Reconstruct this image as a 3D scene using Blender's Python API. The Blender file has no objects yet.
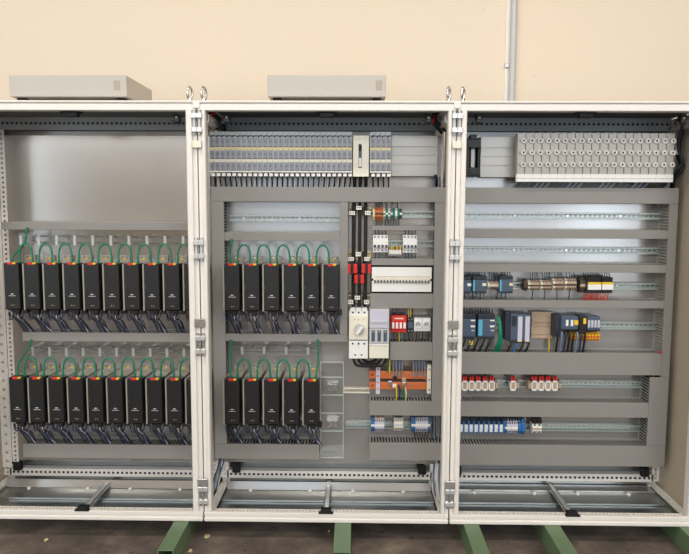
import bpy, bmesh, math, random
from mathutils import Matrix, Vector
random.seed(7)
C = bpy.context.scene.collection
PI = math.pi
# ------------------------------------------------------------------ camera
CX, D, CZ = 0.1367, 3.1606, 1.6255
YAW, PIT, ROL, F = 0.0160, -0.1002, -0.0040, 674.74
cy, sy, cp, sp, cr, sr = math.cos(YAW), math.sin(YAW), math.cos(PIT), math.sin(PIT), math.cos(ROL), math.sin(ROL)
CM = (Matrix(((cy, -sy, 0), (sy, cy, 0), (0, 0, 1))) @ Matrix(((1, 0, 0), (0, cp, -sp), (0, sp, cp)))
      @ Matrix(((cr, 0, sr), (0, 1, 0), (-sr, 0, cr))))
cam = bpy.data.cameras.new('camera'); cam.lens = F * 36 / 689; cam.sensor_width = 36
camo = bpy.data.objects.new('camera', cam); C.objects.link(camo)
camo.matrix_world = Matrix.Translation((CX, -D, CZ)) @ CM.to_4x4() @ Matrix.Rotation(PI / 2, 4, 'X')
bpy.context.scene.camera = camo

def W(px, py, Y):
    """point of the photograph -> (x, z) on the vertical plane y = Y of the room"""
    d = CM @ Vector(((px - 344.5) / F, 1, -(py - 277) / F))
    t = (Y + D) / d.y
    return CX + d.x * t, CZ + d.z * t
def WX(px, py, Y): return W(px, py, Y)[0]
def WZ(px, py, Y): return W(px, py, Y)[1]
def R4(x0, y0, x1, y1, Y):
    mx, my = (x0 + x1) / 2, (y0 + y1) / 2
    return WX(x0, my, Y), WX(x1, my, Y), WZ(mx, y1, Y), WZ(mx, y0, Y)   # X0 X1 Z0 Z1

# ------------------------------------------------------------------ materials
def lin(h):
    h = h.lstrip('#'); o = []
    for i in (0, 2, 4):
        c = int(h[i:i + 2], 16) / 255
        o.append(c / 12.92 if c <= .04045 else ((c + .055) / 1.055) ** 2.4)
    return o + [1]
M = {}
def mat(name, col, rough=.5, metal=0., var=.0, scale=8., bump=0., trans=0., alpha=1., coat=0.):
    m = bpy.data.materials.new(name); m.use_nodes = True
    nt = m.node_tree; b = nt.nodes['Principled BSDF']
    b.inputs['Base Color'].default_value = lin(col); b.inputs['Roughness'].default_value = rough
    b.inputs['Metallic'].default_value = metal
    b.inputs['Transmission Weight'].default_value = trans; b.inputs['Alpha'].default_value = alpha
    b.inputs['Coat Weight'].default_value = coat
    if var or bump:
        tc = nt.nodes.new('ShaderNodeTexCoord'); n = nt.nodes.new('ShaderNodeTexNoise')
        n.inputs['Scale'].default_value = scale; n.inputs['Detail'].default_value = 6
        nt.links.new(tc.outputs['Object'], n.inputs['Vector'])
        if var:
            mx = nt.nodes.new('ShaderNodeMix'); mx.data_type = 'RGBA'
            c = lin(col)
            mx.inputs[6].default_value = [max(0, v * (1 - var)) for v in c[:3]] + [1]
            mx.inputs[7].default_value = [min(1, v * (1 + var)) for v in c[:3]] + [1]
            nt.links.new(n.outputs['Fac'], mx.inputs[0]); nt.links.new(mx.outputs[2], b.inputs['Base Color'])
        if bump:
            bp = nt.nodes.new('ShaderNodeBump'); bp.inputs['Strength'].default_value = bump
            bp.inputs['Distance'].default_value = .01
            nt.links.new(n.outputs['Fac'], bp.inputs['Height']); nt.links.new(bp.outputs['Normal'], b.inputs['Normal'])
    M[name] = m; return m
mat('cream', '#e9e4dc', .42, var=.02)
mat('duct', '#8b8883', .5, var=.02, scale=3)
mat('duct_finger', '#a6a39c', .5)
mat('panel_shaded', '#bfb29d', .45, var=.03)  # cream panel darkened to beige, warm shade put into the base colour
mat('galv', '#bcbab6', .20, .72, var=.07, scale=5)
mat('galv_dark', '#a4a8a8', .3, 1., var=.1, scale=6)
mat('alu', '#d8d8d6', .32, .6, var=.03, scale=4)
mat('rail', '#b7bfba', .36, .6)
mat('chrome', '#d8d8d8', .2, 1.)
mat('steel', '#9c9c9a', .35, 1.)
mat('dark_steel', '#a9afb3', .5, .2)
mat('roof_shade', '#707274', .6, .2)  # dark grey carries the shade under the cabinet roof
mat('drive_black', '#171718', .42, var=.05)
mat('drive_edge', '#3d3e40', .35)
mat('drive_grey', '#a39e92', .45, .3)
mat('green_cable', '#0c7a58', .4)
mat('black', '#141414', .45)
mat('wire_dark', '#1b1c20', .6)
mat('rubber', '#0c0c0c', .7)
mat('white', '#ecebe6', .35)
mat('white_warm', '#e9e3d0', .4)
mat('grey_plastic', '#c2c3c2', .4)
mat('terminal_grey', '#b3afa8', .4, .15)
mat('tray', '#b9b7b1', .35, .3, var=.04, scale=3)
mat('window', '#9295a0', .22, var=.06, scale=60)
mat('yellow_cream', '#e0d2a0', .45)
mat('red', '#d8281f', .4)
mat('yellow', '#e8c22c', .4)
mat('orange', '#d06a26', .45)
mat('copper', '#e07c48', .36, .45, var=.08, scale=20)
mat('blue', '#2a6fae', .4)
mat('navy', '#27304f', .45)
mat('blue_grey', '#6d7c92', .4)
mat('cyan', '#58b4d0', .4)
mat('slate', '#46566a', .4, var=.04)
mat('slate_dark', '#1f262e', .45)
mat('bronze', '#b79f86', .4, var=.05)
mat('lilac', '#c8c6d2', .4)
mat('clear', '#f4f8f8', .08, trans=1.)
mat('beam_green', '#687f5e', .45, var=.10, scale=9, bump=.05)
mat('box_grey', '#b9b4aa', .42, var=.015)
mat('sticker', '#a89f90', .5)
mat('led', '#d9b26a', .4)
mat('wood_dark', '#4a3b2c', .6)
# clear acrylic: thin, mostly see-through
def acrylic():
    m = bpy.data.materials.new('acrylic'); m.use_nodes = True; nt = m.node_tree
    out = nt.nodes['Material Output']; nt.nodes.remove(nt.nodes['Principled BSDF'])
    t = nt.nodes.new('ShaderNodeBsdfTransparent'); g = nt.nodes.new('ShaderNodeBsdfGlossy'); g.inputs['Roughness'].default_value = .08
    t.inputs['Color'].default_value = (.975, .985, .985, 1)
    fr = nt.nodes.new('ShaderNodeLayerWeight'); fr.inputs['Blend'].default_value = .15
    ad = nt.nodes.new('ShaderNodeMath'); ad.operation = 'MULTIPLY_ADD'; ad.inputs[1].default_value = .35; ad.inputs[2].default_value = .025
    mx = nt.nodes.new('ShaderNodeMixShader')
    nt.links.new(fr.outputs['Facing'], ad.inputs[0]); nt.links.new(ad.outputs[0], mx.inputs[0])
    nt.links.new(t.outputs[0], mx.inputs[1]); nt.links.new(g.outputs[0], mx.inputs[2]); nt.links.new(mx.outputs[0], out.inputs[0])
    M['acrylic'] = m
acrylic()
# plaster wall
mat('acrylic_edge', '#e6ecee', .2, alpha=.38)
def wallmat(name, c1, c2, scale=1.2):
    m = mat(name, c1, .85); nt = m.node_tree; b = nt.nodes['Principled BSDF']
    tc = nt.nodes.new('ShaderNodeTexCoord')
    n1 = nt.nodes.new('ShaderNodeTexNoise'); n1.inputs['Scale'].default_value = scale; n1.inputs['Detail'].default_value = 5
    n2 = nt.nodes.new('ShaderNodeTexNoise'); n2.inputs['Scale'].default_value = 14; n2.inputs['Detail'].default_value = 8
    mx = nt.nodes.new('ShaderNodeMix'); mx.data_type = 'RGBA'; mx.inputs[6].default_value = lin(c1); mx.inputs[7].default_value = lin(c2)
    nt.links.new(tc.outputs['Object'], n1.inputs['Vector']); nt.links.new(tc.outputs['Object'], n2.inputs['Vector'])
    nt.links.new(n1.outputs['Fac'], mx.inputs[0])
    # small stains
    v = nt.nodes.new('ShaderNodeTexNoise'); v.inputs['Scale'].default_value = 9; v.inputs['Detail'].default_value = 3
    r = nt.nodes.new('ShaderNodeValToRGB'); r.color_ramp.elements[0].position = .70; r.color_ramp.elements[1].position = .76
    r.color_ramp.elements[1].color = (.35, .35, .35, 1)
    m2 = nt.nodes.new('ShaderNodeMix'); m2.data_type = 'RGBA'; m2.inputs[7].default_value = lin('#b9a98f')
    nt.links.new(tc.outputs['Object'], v.inputs['Vector']); nt.links.new(v.outputs['Fac'], r.inputs[0])
    nt.links.new(r.outputs[0], m2.inputs[0]); nt.links.new(mx.outputs[2], m2.inputs[6]); nt.links.new(m2.outputs[2], b.inputs['Base Color'])
    bp = nt.nodes.new('ShaderNodeBump'); bp.inputs['Strength'].default_value = .12; bp.inputs['Distance'].default_value = .02
    nt.links.new(n2.outputs['Fac'], bp.inputs['Height']); nt.links.new(bp.outputs['Normal'], b.inputs['Normal'])
wallmat('wall', '#e8d8bf', '#e4d6c4')
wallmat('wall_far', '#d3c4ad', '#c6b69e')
def floormat():
    m = mat('floor', '#5e544b', .55); nt = m.node_tree; b = nt.nodes['Principled BSDF']
    tc = nt.nodes.new('ShaderNodeTexCoord')
    n1 = nt.nodes.new('ShaderNodeTexNoise'); n1.inputs['Scale'].default_value = 4.5; n1.inputs['Detail'].default_value = 9; n1.inputs['Roughness'].default_value = .65
    r = nt.nodes.new('ShaderNodeValToRGB'); e = r.color_ramp.elements
    e[0].position = .32; e[0].color = lin('#4b443f'); e[1].position = .7; e[1].color = lin('#8a7d70')
    x = r.color_ramp.elements.new(.5); x.color = lin('#665d55')
    nt.links.new(tc.outputs['Object'], n1.inputs['Vector']); nt.links.new(n1.outputs['Fac'], r.inputs[0])
    n2 = nt.nodes.new('ShaderNodeTexNoise'); n2.inputs['Scale'].default_value = 30; n2.inputs['Detail'].default_value = 4
    r2 = nt.nodes.new('ShaderNodeValToRGB'); r2.color_ramp.elements[0].position = .66; r2.color_ramp.elements[1].position = .72
    mx = nt.nodes.new('ShaderNodeMix'); mx.data_type = 'RGBA'; mx.inputs[7].default_value = lin('#2f2a27')
    nt.links.new(tc.outputs['Object'], n2.inputs['Vector']); nt.links.new(n2.outputs['Fac'], r2.inputs[0])
    nt.links.new(r2.outputs[0], mx.inputs[0]); nt.links.new(r.outputs[0], mx.inputs[6]); nt.links.new(mx.outputs[2], b.inputs['Base Color'])
    bp = nt.nodes.new('ShaderNodeBump'); bp.inputs['Strength'].default_value = .2; bp.inputs['Distance'].default_value = .01
    nt.links.new(n1.outputs['Fac'], bp.inputs['Height']); nt.links.new(bp.outputs['Normal'], b.inputs['Normal'])
floormat()

# ------------------------------------------------------------------ mesh builder
class MB:
    def __init__(s): s.v = []; s.f = []; s.mi = []; s.sm = []
    def add(s, vs, fs, m=0, smooth=False):
        o = len(s.v); s.v += [tuple(v) for v in vs]
        for f in fs: s.f.append(tuple(i + o for i in f)); s.mi.append(m); s.sm.append(smooth)
        return s
    def box(s, x0, x1, y0, y1, z0, z1, b=0., m=0):
        if x0 > x1: x0, x1 = x1, x0
        if y0 > y1: y0, y1 = y1, y0
        if z0 > z1: z0, z1 = z1, z0
        if b <= 0:
            vs = [(x, y, z) for z in (z0, z1) for y in (y0, y1) for x in (x0, x1)]
            return s.add(vs, [(0, 2, 3, 1), (4, 5, 7, 6), (0, 1, 5, 4), (2, 6, 7, 3), (0, 4, 6, 2), (1, 3, 7, 5)], m)
        b = min(b, .45 * min(x1 - x0, y1 - y0, z1 - z0))
        bm = bmesh.new(); bmesh.ops.create_cube(bm, size=1)
        for v in bm.verts:
            v.co = Vector(((x0 + x1) / 2 + v.co.x * (x1 - x0), (y0 + y1) / 2 + v.co.y * (y1 - y0), (z0 + z1) / 2 + v.co.z * (z1 - z0)))
        bmesh.ops.bevel(bm, geom=bm.edges[:], offset=b, segments=2, affect='EDGES', profile=.5)
        bm.verts.index_update()
        s.add([v.co[:] for v in bm.verts], [[v.index for v in f.verts] for f in bm.faces], m); bm.free(); return s
    def prism(s, poly, axis, a0, a1, m=0, smooth=False):
        """poly in the two other axes (x: y,z; y: x,z; z: x,y), swept a0..a1"""
        def mk(p, a): return {'x': (a, p[0], p[1]), 'y': (p[0], a, p[1]), 'z': (p[0], p[1], a)}[axis]
        n = len(poly); vs = [mk(p, a0) for p in poly] + [mk(p, a1) for p in poly]
        s.add(vs, [tuple(range(n)), tuple(range(2 * n - 1, n - 1, -1))], m)
        o = len(s.v) - 2 * n
        for i in range(n):
            j = (i + 1) % n; s.f.append((o + i, o + n + i, o + n + j, o + j)); s.mi.append(m); s.sm.append(smooth)
        return s
    def disc(s, x, z, r, y0, y1, m=0, n=14):
        return s.prism([(x + r * math.cos(2 * PI * k / n), z + r * math.sin(2 * PI * k / n)) for k in range(n)], 'y', y0, y1, m, True)
    def tube(s, pts, r, n=6, m=0):
        pts = [Vector(p) for p in pts]; rings = []; vs = []; N = len(pts); up = None
        for i, p in enumerate(pts):
            t = (pts[min(i + 1, N - 1)] - pts[max(i - 1, 0)]).normalized()
            if up is None:
                up = t.orthogonal().normalized()
            up = (up - t * up.dot(t)).normalized(); q = t.cross(up)
            for k in range(n):
                a = 2 * PI * k / n; vs.append(p + (up * math.cos(a) + q * math.sin(a)) * r)
        fs = []
        for i in range(N - 1):
            for k in range(n):
                j = (k + 1) % n; fs.append((i * n + k, i * n + j, (i + 1) * n + j, (i + 1) * n + k))
        s.add(vs, fs, m, True)
        s.add(vs[:n], [tuple(range(n - 1, -1, -1))], m); s.add(vs[-n:], [tuple(range(n))], m); return s
    def perf(s, x0, x1, y0, y1, z0, z1, pitch, hole, hh, axis='x', m=0):
        """bar with a row of real rectangular holes along axis (x or z)"""
        if axis == 'x':
            zc = (z0 + z1) / 2; s.box(x0, x1, y0, y1, z0, zc - hh / 2, 0, m); s.box(x0, x1, y0, y1, zc + hh / 2, z1, 0, m)
            n = int((x1 - x0) / pitch); a = x0 + (x1 - x0 - n * pitch) / 2
            e = [x0]
            for k in range(n): h = a + (k + .5) * pitch; e += [h - hole / 2, h + hole / 2]
            e.append(x1)
            for k in range(0, len(e), 2): s.box(e[k], e[k + 1], y0, y1, zc - hh / 2, zc + hh / 2, 0, m)
        elif axis == 'z':
            xc = (x0 + x1) / 2; s.box(x0, xc - hh / 2, y0, y1, z0, z1, 0, m); s.box(xc + hh / 2, x1, y0, y1, z0, z1, 0, m)
            n = int((z1 - z0) / pitch); a = z0 + (z1 - z0 - n * pitch) / 2; e = [z0]
            for k in range(n): h = a + (k + .5) * pitch; e += [h - hole / 2, h + hole / 2]
            e.append(z1)
            for k in range(0, len(e), 2): s.box(xc - hh / 2, xc + hh / 2, y0, y1, e[k], e[k + 1], 0, m)
        return s
    def mesh(s, name, mats, off=(0, 0, 0)):
        me = bpy.data.meshes.new(name)
        me.from_pydata([(v[0] - off[0], v[1] - off[1], v[2] - off[2]) for v in s.v], [], s.f)
        for q in (mats if isinstance(mats, (list, tuple)) else [mats]): me.materials.append(M[q])
        for p, a, b in zip(me.polygons, s.mi, s.sm): p.material_index = a; p.use_smooth = b
        bm = bmesh.new(); bm.from_mesh(me); bmesh.ops.recalc_face_normals(bm, faces=bm.faces); bm.to_mesh(me); bm.free()
        return me
def B(*a, **k): return MB().box(*a, **k)
def PB(x0, y0, x1, y1, Yf, Yb, b=.001, m=0, mb=None):
    """box whose front face fills a rectangle of the photograph on plane Yf, going back to Yb"""
    X0, X1, Z0, Z1 = R4(x0, y0, x1, y1, Yf)
    return (mb or MB()).box(X0, X1, Yf, Yb, Z0, Z1, b, m)

def setp(o, label, cat, group=None):
    o['label'] = label; o['category'] = cat
    if group: o['group'] = group
    n = len(label.split())
    if not 4 <= n <= 16: print('LABEL LENGTH', n, label)
    return o
class T:
    """a thing: Empty at its base, with parts"""
    def __init__(s, name, label, cat, loc=(0, 0, 0), group=None):
        s.o = bpy.data.objects.new(name, None); s.o.empty_display_size = .03; C.objects.link(s.o); s.loc = loc; s.o.location = loc
        setp(s.o, label, cat, group); s.off = {}
    def part(s, name, mb, mats, parent=None, label=None, stuff=False):
        o = bpy.data.objects.new(name, mb.mesh(name, mats, s.loc)); C.objects.link(o); o.parent = parent or s.o
        if label: o['label'] = label
        if stuff: o['kind'] = 'stuff'
        return o
def single(name, mb, mats, label, cat, group=None, loc=None):
    """a thing that is one mesh"""
    if loc is None:
        xs, ys, zs = zip(*mb.v); loc = ((min(xs) + max(xs)) / 2, (min(ys) + max(ys)) / 2, min(zs))
    o = bpy.data.objects.new(name, mb.mesh(name, mats, loc)); o.location = loc; C.objects.link(o)
    return setp(o, label, cat, group)
def dup(o, loc=None, label=None, parent=None):
    c = o.copy(); C.objects.link(c)
    if parent: c.parent = parent
    if loc is not None: c.location = loc
    if label: c['label'] = label
    for ch in o.children: dup(ch, parent=c)
    return c
def struct(name, mb, mats):
    o = bpy.data.objects.new(name, mb.mesh(name, mats)); C.objects.link(o); o['kind'] = 'structure'; return o
ORD = ['', 'first', 'second', 'third', 'fourth', 'fifth', 'sixth', 'seventh', 'eighth', 'ninth', 'tenth', 'eleventh', 'twelfth', 'thirteenth',
       'fourteenth', 'fifteenth', 'sixteenth', 'seventeenth', 'eighteenth', 'nineteenth', 'twentieth', 'twenty-first', 'twenty-second',
       'twenty-third', 'twenty-fourth', 'twenty-fifth', 'twenty-sixth', 'twenty-seventh', 'twenty-eighth']
def arc(p0, p1, h, n=14, y=0):
    """upright arch from p0 to p1 (x, z) rising h, in plane y"""
    out = []
    for k in range(n + 1):
        a = PI * k / n
        x = (p0[0] + p1[0]) / 2 - (p1[0] - p0[0]) / 2 * math.cos(a)
        z = p0[1] + (p1[1] - p0[1]) * k / n + h * math.sin(a) ** .52
        out.append((x, y, z))
    return out
def bez(pts, n=10):
    """smooth curve through points (Catmull-Rom)"""
    P = [Vector(p) for p in pts]; P = [P[0] * 2 - P[1]] + P + [P[-1] * 2 - P[-2]]; out = []
    for i in range(1, len(P) - 2):
        for k in range(n):
            t = k / n; a, b, c, d = P[i - 1], P[i], P[i + 1], P[i + 2]
            out.append(.5 * ((2 * b) + (c - a) * t + (2 * a - 5 * b + 4 * c - d) * t * t + (3 * b - a - 3 * c + d) * t ** 3))
    out.append(P[-2]); return out
YP, YD = .375, .260          # mounting plate front, duct front
# ------------------------------------------------------------------ setting
WY = .78
struct('floor', B(-11, 11, -7.5, WY + .1, -.1, 0), 'floor')
struct('wall_back', B(-11, 11, WY, WY + .12, 0, 4.6), 'wall')
struct('wall_left', B(-11.12, -11, -7.5, WY + .12, 0, 4.6), 'wall_far')
struct('wall_right', B(11, 11.12, -7.5, WY + .12, 0, 4.6), 'wall_far')
struct('ceiling', B(-11.12, 11.12, -7.5, WY + .12, 4.6, 4.7), 'wall')
wf = MB()
wins = [(-9.5, -5.3, 62), (-1.9, .0, 6), (1.4, 3.3, 10), (3.6, 4.9, 25)]
wf.box(-11, 11, -7.62, -7.5, 0, .5); wf.box(-11, 11, -7.62, -7.5, 2.9, 3.4).box(-11, -9, -7.62, -7.5, 3.4, 4.5).box(6, 11, -7.62, -7.5, 3.4, 4.5).box(-11, 11, -7.62, -7.5, 4.5, 4.6)
for a, b in zip([-11] + [q[1] for q in wins], [q[0] for q in wins] + [11]): wf.box(a, b, -7.62, -7.5, .5, 2.9)
struct('wall_front', wf, 'wall_far')
# ------------------------------------------------------------------ conduit on the wall
cx0 = WX(510.5, 50, WY)
t = T('wall_conduit', 'grey vertical metal conduit running up the cream wall above right cabinet', 'conduit', (cx0, WY, .0))
cd = MB().tube([(cx0 + .009, WY - .022, .0), (cx0 + .009, WY - .022, 4.6)], .018, 12); t.part('pipe', cd, 'grey_plastic')
t.part('backing_strip', B(cx0 - .03, cx0 + .03, WY - .006, WY, 0, 4.6, b=.002), 'cream')
for py in (66,):
    z = WZ(506, py, WY); cl = MB().box(cx0 - .034, cx0 - .006, WY - .016, WY - .006, z - .012, z + .012, .002); t.part('clip', cl, 'steel')
# ------------------------------------------------------------------ cabinets
ZB, ZT = .10, 2.1205
def hollow(m, xc, z0, z1):
    m.box(xc - .56, xc + .56, .403, .444, z0, z0 + .003).box(xc - .56, xc + .56, .403, .444, z1 - .003, z1)
    for q in (-.56, .557): m.box(xc + q, xc + q + .003, .403, .444, z0, z1)
    return m.box(xc - .557, xc + .557, .425, .444, z0 + .003, z1 - .003, 0, 1)  # dark back wall paints the shade seen through the rail holes
def cabinet(xc, label, right_panel, left_panel, mull):
    t = T('electrical_cabinet', label, 'cabinet', (xc, .25, ZB), 'open steel electrical cabinets')
    L, Rr = xc - .597, xc + .597
    # front frame: two posts, top and bottom rails with stepped profile
    for sgn, xo in ((1, L), (-1, Rr)):
        p = MB(); pw = .049 if left_panel else .044 if right_panel else .037
        p.prism([(xo, .014), (xo + sgn * .018, .014), (xo + sgn * .020, .003), (xo + sgn * .022, 0), (xo + sgn * (pw - .004), 0), (xo + sgn * pw, .006),
                 (xo + sgn * pw, .05), (xo, .05)], 'z', ZB + .045, 2.078)
        t.part('front_post', p, 'cream')
    top = MB().box(L, Rr, .0, .05, 2.076, 2.105, .003).box(L + .004, Rr - .004, .006, .46, 2.104, 2.112)
    t.part('top_rail', top, 'cream')
    t.part('roof_panel', MB().box(L - .001, Rr + .001, -.006, .50, 2.110, ZT, .004), 'cream')
    bot = MB().box(L, Rr, -.004, .05, ZB, ZB + .021, .005).box(L + .004, Rr - .004, .004, .05, ZB + .02, ZB + .027).box(L, Rr, 0, .022, ZB + .026, ZB + .047, .003)
    t.part('sill', bot, 'cream')
    # punched ledge on top of the sill
    led = MB(); n = 60
    xs = L + .05; pitch = (Rr - L - .1) / n
    led.box(L + .04, Rr - .04, .022, .026, ZB + .036, ZB + .044); led.box(L + .04, Rr - .04, .045, .05, ZB + .036, ZB + .044)
    for k in range(n): led.box(xs + k * pitch, xs + k * pitch + pitch * .45, .026, .045, ZB + .036, ZB + .044)
    t.part('punched_ledge', led, 'cream')
    # rear frame: punched rails and posts
    zt0, zt1 = WZ(330, 130.5, .40), WZ(330, 117, .40)
    t.part('rear_rail', hollow(MB().perf(xc - .56, xc + .56, .40, .403, zt0, zt1, .025, .013, .012), xc, zt0, zt1), ['dark_steel', 'slate_dark'])
    t.part('rear_rail', hollow(MB().perf(xc - .56, xc + .56, .40, .403, .158, .200, .025, .013, .013), xc, .158, .2), ['cream', 'slate_dark'])
    for sgn, xo in ((1, L), (-1, Rr)):
        a, b = sorted((xo + sgn * .006, xo + sgn * .046))
        t.part('rear_post', MB().perf(a, b, .40, .405, .16, 2.07, .025, .012, .010, 'z').box(a, b, .43, .45, .12, 2.09), 'cream')
        # depth rails, floor and roof, punched on the side that faces inside
        for nm, zz in (('base_depth_rail', .128), ('roof_depth_rail', 2.03)):
            xi = xo + sgn * .040
            q = MB(); a2, b2 = sorted((xi, xi - sgn * .035))
            q.box(a2, b2, .05, .40, zz, zz + .006); q.box(min(xi, xi + sgn * .003), max(xi, xi + sgn * .003), .05, .40, zz, zz + .012)
            q.box(min(xi, xi + sgn * .003), max(xi, xi + sgn * .003), .05, .40, zz + .024, zz + .036)
            for k in range(14): q.box(min(xi, xi + sgn * .003), max(xi, xi + sgn * .003), .05 + k * .025, .063 + k * .025, zz + .012, zz + .024)
            t.part(nm, q, 'cream')
    t.part('roof_shade_sheet', B(L + .05, Rr - .05, .05, .445, 2.098, 2.103), 'roof_shade')  # dark sheet added under the roof, its colour stands for shade
    t.part('rear_panel', B(L + .004, Rr - .004, .45, .462, ZB + .01, 2.11), 'galv_dark')
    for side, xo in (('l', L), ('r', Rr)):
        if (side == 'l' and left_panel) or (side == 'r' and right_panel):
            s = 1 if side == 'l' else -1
            t.part('side_panel', B(xo + s * .001, xo + s * .005, .05, .45, ZB + .02, 2.10), 'panel_shaded')
    # base plates
    g = MB().box(xc - .55, xc + .55, .35, .44, .118, .121)
    if not right_panel: g.prism([(.336, .119), (.3475, .160), (.3495, .160), (.340, .118)], 'x', xc - .548, xc + .548)
    else: g.box(xc - .55, xc + .55, .347, .350, .118, .128)
    t.part('gland_plate', g, 'galv')
    g = MB().box(xc - .55, xc + .55, .20, .345, .114, .117).box(xc - .55, xc + .55, .198, .2, .114, .123)
    t.part('gland_plate', g, 'galv_dark')
    g = MB().box(xc - .55, xc + .55, .05, .195, .108, .112)
    t.part('gland_plate', g, 'galv_dark')
    for dx in (-.42, -.1, .13, .40):
        for yy in (.075, .325):
            t.part('plate_screw', MB().prism([(xc + dx + .009 * math.cos(a * PI / 4), yy + .009 * math.sin(a * PI / 4)) for a in range(8)], 'z', .112 if yy < .2 else .117, .125), 'white')
    # centre brace with clip
    t.part('depth_brace', MB().box(xc - .014, xc + .014, .045, .41, .142, .146).box(xc - .014, xc - .011, .045, .41, .13, .146).box(xc + .011, xc + .014, .045, .41, .13, .146), 'alu')
    cl = MB().box(xc - .026, xc + .026, .0, .04, .1475, .163, .004).box(xc - .036, xc + .036, -.004, .018, .144, .152, .003)
    t.part('brace_clip', cl, 'rubber')
    # plate
    pl, pr = xc + (-.493 if left_panel else -.578), xc + (.556 if right_panel else .578)
    t.part('mounting_plate', MB().box(pl, pr, YP, YP + .003, .262, 2.0).box(pl, pr, YP, YP + .02, .258, .262), 'galv')
    if left_panel: t.part('punched_strip', MB().perf(xc - .528, xc - .494, .3752, .379, .21, 2.03, .025, .010, .010, 'z').perf(xc - .590, xc - .536, .385, .389, .21, 2.03, .05, .012, .014, 'z'), 'cream')
    for k, dx in enumerate((-.505, .505)):
        t.part('corner_foot', MB().box(xc + dx - .022, xc + dx + .022, .37, .398, .196, .245, .006).box(xc + dx - .03, xc + dx + .012, .375, .398, .232, .25, .004), 'rubber')
    # roof underside bits
    t.part('roof_clip', MB().box(xc - .032, xc + .032, .03, .07, 2.052, 2.073, .004).box(xc - .05, xc + .05, .04, .06, 2.067, 2.076), 'rubber')
    for dx in (-.48, .48):
        t.part('lamp_bracket', MB().box(xc + dx - .014, xc + dx + .014, .10, .14, 2.035, 2.075, .003).box(xc + dx - .03, xc + dx + .016, .11, .13, 2.03, 2.045, .003).disc(xc + dx, 2.058, .0045, .097, .1005, 1), ['black', 'white'])
    # lifting eyes
    for sgn, xo in ((1, L), (-1, Rr)):
        xe = xo + sgn * (.026 if sgn > 0 else .033)
        e = MB(); ring = []
        for k in range(19):
            a = 2 * PI * k / 18; ring.append((xe + .008 * math.cos(a), .03 + .014 * math.cos(a), ZT + .036 + .030 * math.sin(a)))
        e.tube(ring, .0058, 8); e.tube([(xe, .03, ZT - .001), (xe, .03, ZT + .014)], .011, 10)
        t.part('lifting_eye', e, 'chrome')
    # hinges on the posts
    for sgn, xo, on in ((1, L, True), (-1, Rr, True)):
        for zz in (2.02, 1.435, .98, .235):
            xh = xo + sgn * .009
            h = t.part('hinge', MB().box(xh - .006, xh + .006, -.004, .014, zz - .055, zz + .055, .002), 'chrome' if zz < 1.2 else 'grey_plastic')
            for dz in (-.032, .032):
                t.part('hinge_knuckle', MB().box(xh - .011, xh + .013, -.014, -.003, zz + dz - .012, zz + dz + .012, .003), 'alu', h)
    return t
CL_ = 'left open steel cabinet holding two rows of ten black drives'
CC_ = 'middle open steel cabinet with fuse rows, drives and a central power column'
CR_ = 'right open steel cabinet with mostly empty mounting rails and a visible side panel'
tl = cabinet(-1.2, CL_, False, True, None); tc_ = cabinet(0, CC_, False, False, None); tr = cabinet(1.2, CR_, True, False, None)
for k, xg in enumerate((-.6, .6)):
    w = ('left and middle', 'middle and right')[k]
    single('joining_bracket', MB().box(xg - .016, xg + .016, -.007, .0, 2.085, 2.12, .003), 'cream', f'cream joining bracket between the tops of the {w} cabinets', 'bracket', 'brackets joining the cabinets')
    single('joining_plate', MB().box(xg - .020, xg + .022, -.013, -.001, 1.905, 1.938, .003), 'white_warm', f'small cream plate across the gap under upper hinges of {w} cabinets', 'bracket', 'brackets joining the cabinets')
    for z, nm in ((1.085, 'mid-height'), (.30, 'bottom')):
        m = MB().box(xg - .025, xg + .025, -.012, -.002, z - .02, z + .02, .003).disc(xg - .012, z, .005, -.015, -.011, 0).disc(xg + .012, z, .005, -.015, -.011, 0)
        single('joining_plate', m, 'galv', f'galvanised {nm} joining plate bridging the gap between {w} cabinets', 'bracket', 'brackets joining the cabinets')
# ------------------------------------------------------------------ boxes on the roof
for k, (x0, x1, lab, st) in enumerate(((9, 126.6, 'pale grey metal box lying on the roof of the left cabinet', 117), (267.5, 386, 'pale grey metal box lying on the roof of the middle cabinet', 379))):
    X0, X1, Z0, Z1 = R4(x0, 75, x1, 96.8, .05)
    t = T('metal_box', lab, 'box', ((X0 + X1) / 2, .25, ZT), 'grey boxes on the cabinet roofs')
    t.part('body', MB().box(X0, X1, .05, .45, Z0, Z1, .004), 'box_grey')
    xs = WX(st, 88, .05); t.part('label_sticker', B(xs - .015, xs + .015, .0488, .0502, Z0 + .03, Z0 + .075), 'sticker')
    for a in (X0 + .02, X1 - .06):
        for b in (.10, .40): t.part('foot', MB().box(a, a + .04, b - .02, b + .02, ZT - .0005, Z0 + .001, .002), 'rubber')
# ------------------------------------------------------------------ beams
bx = [(-.745, -.672), (.044, .123), (.672, .745), (1.062, 1.138), (1.715, 1.79), (-1.75, -1.675)]
bl = ['green hollow steel beam under the right end of the left cabinet', 'green hollow steel beam under the middle of the centre cabinet',
      'green hollow steel beam under the left end of the right cabinet', 'green hollow steel beam under the middle of the right cabinet',
      'green hollow steel beam under the right end of the right cabinet', '']
for (a, b), l in zip(bx[:5], bl):
    m = MB(); y0, y1 = -.285, .70
    m.box(a, b, y0, y1, .0, .005).box(a, b, y0, y1, .0955, .0995, .001).box(a, a + .005, y0, y1, .005, .0955).box(b - .005, b, y0, y1, .005, .0955)
    single('steel_beam', m, 'beam_green', l, 'beam', 'green beams under the cabinets')
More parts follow.
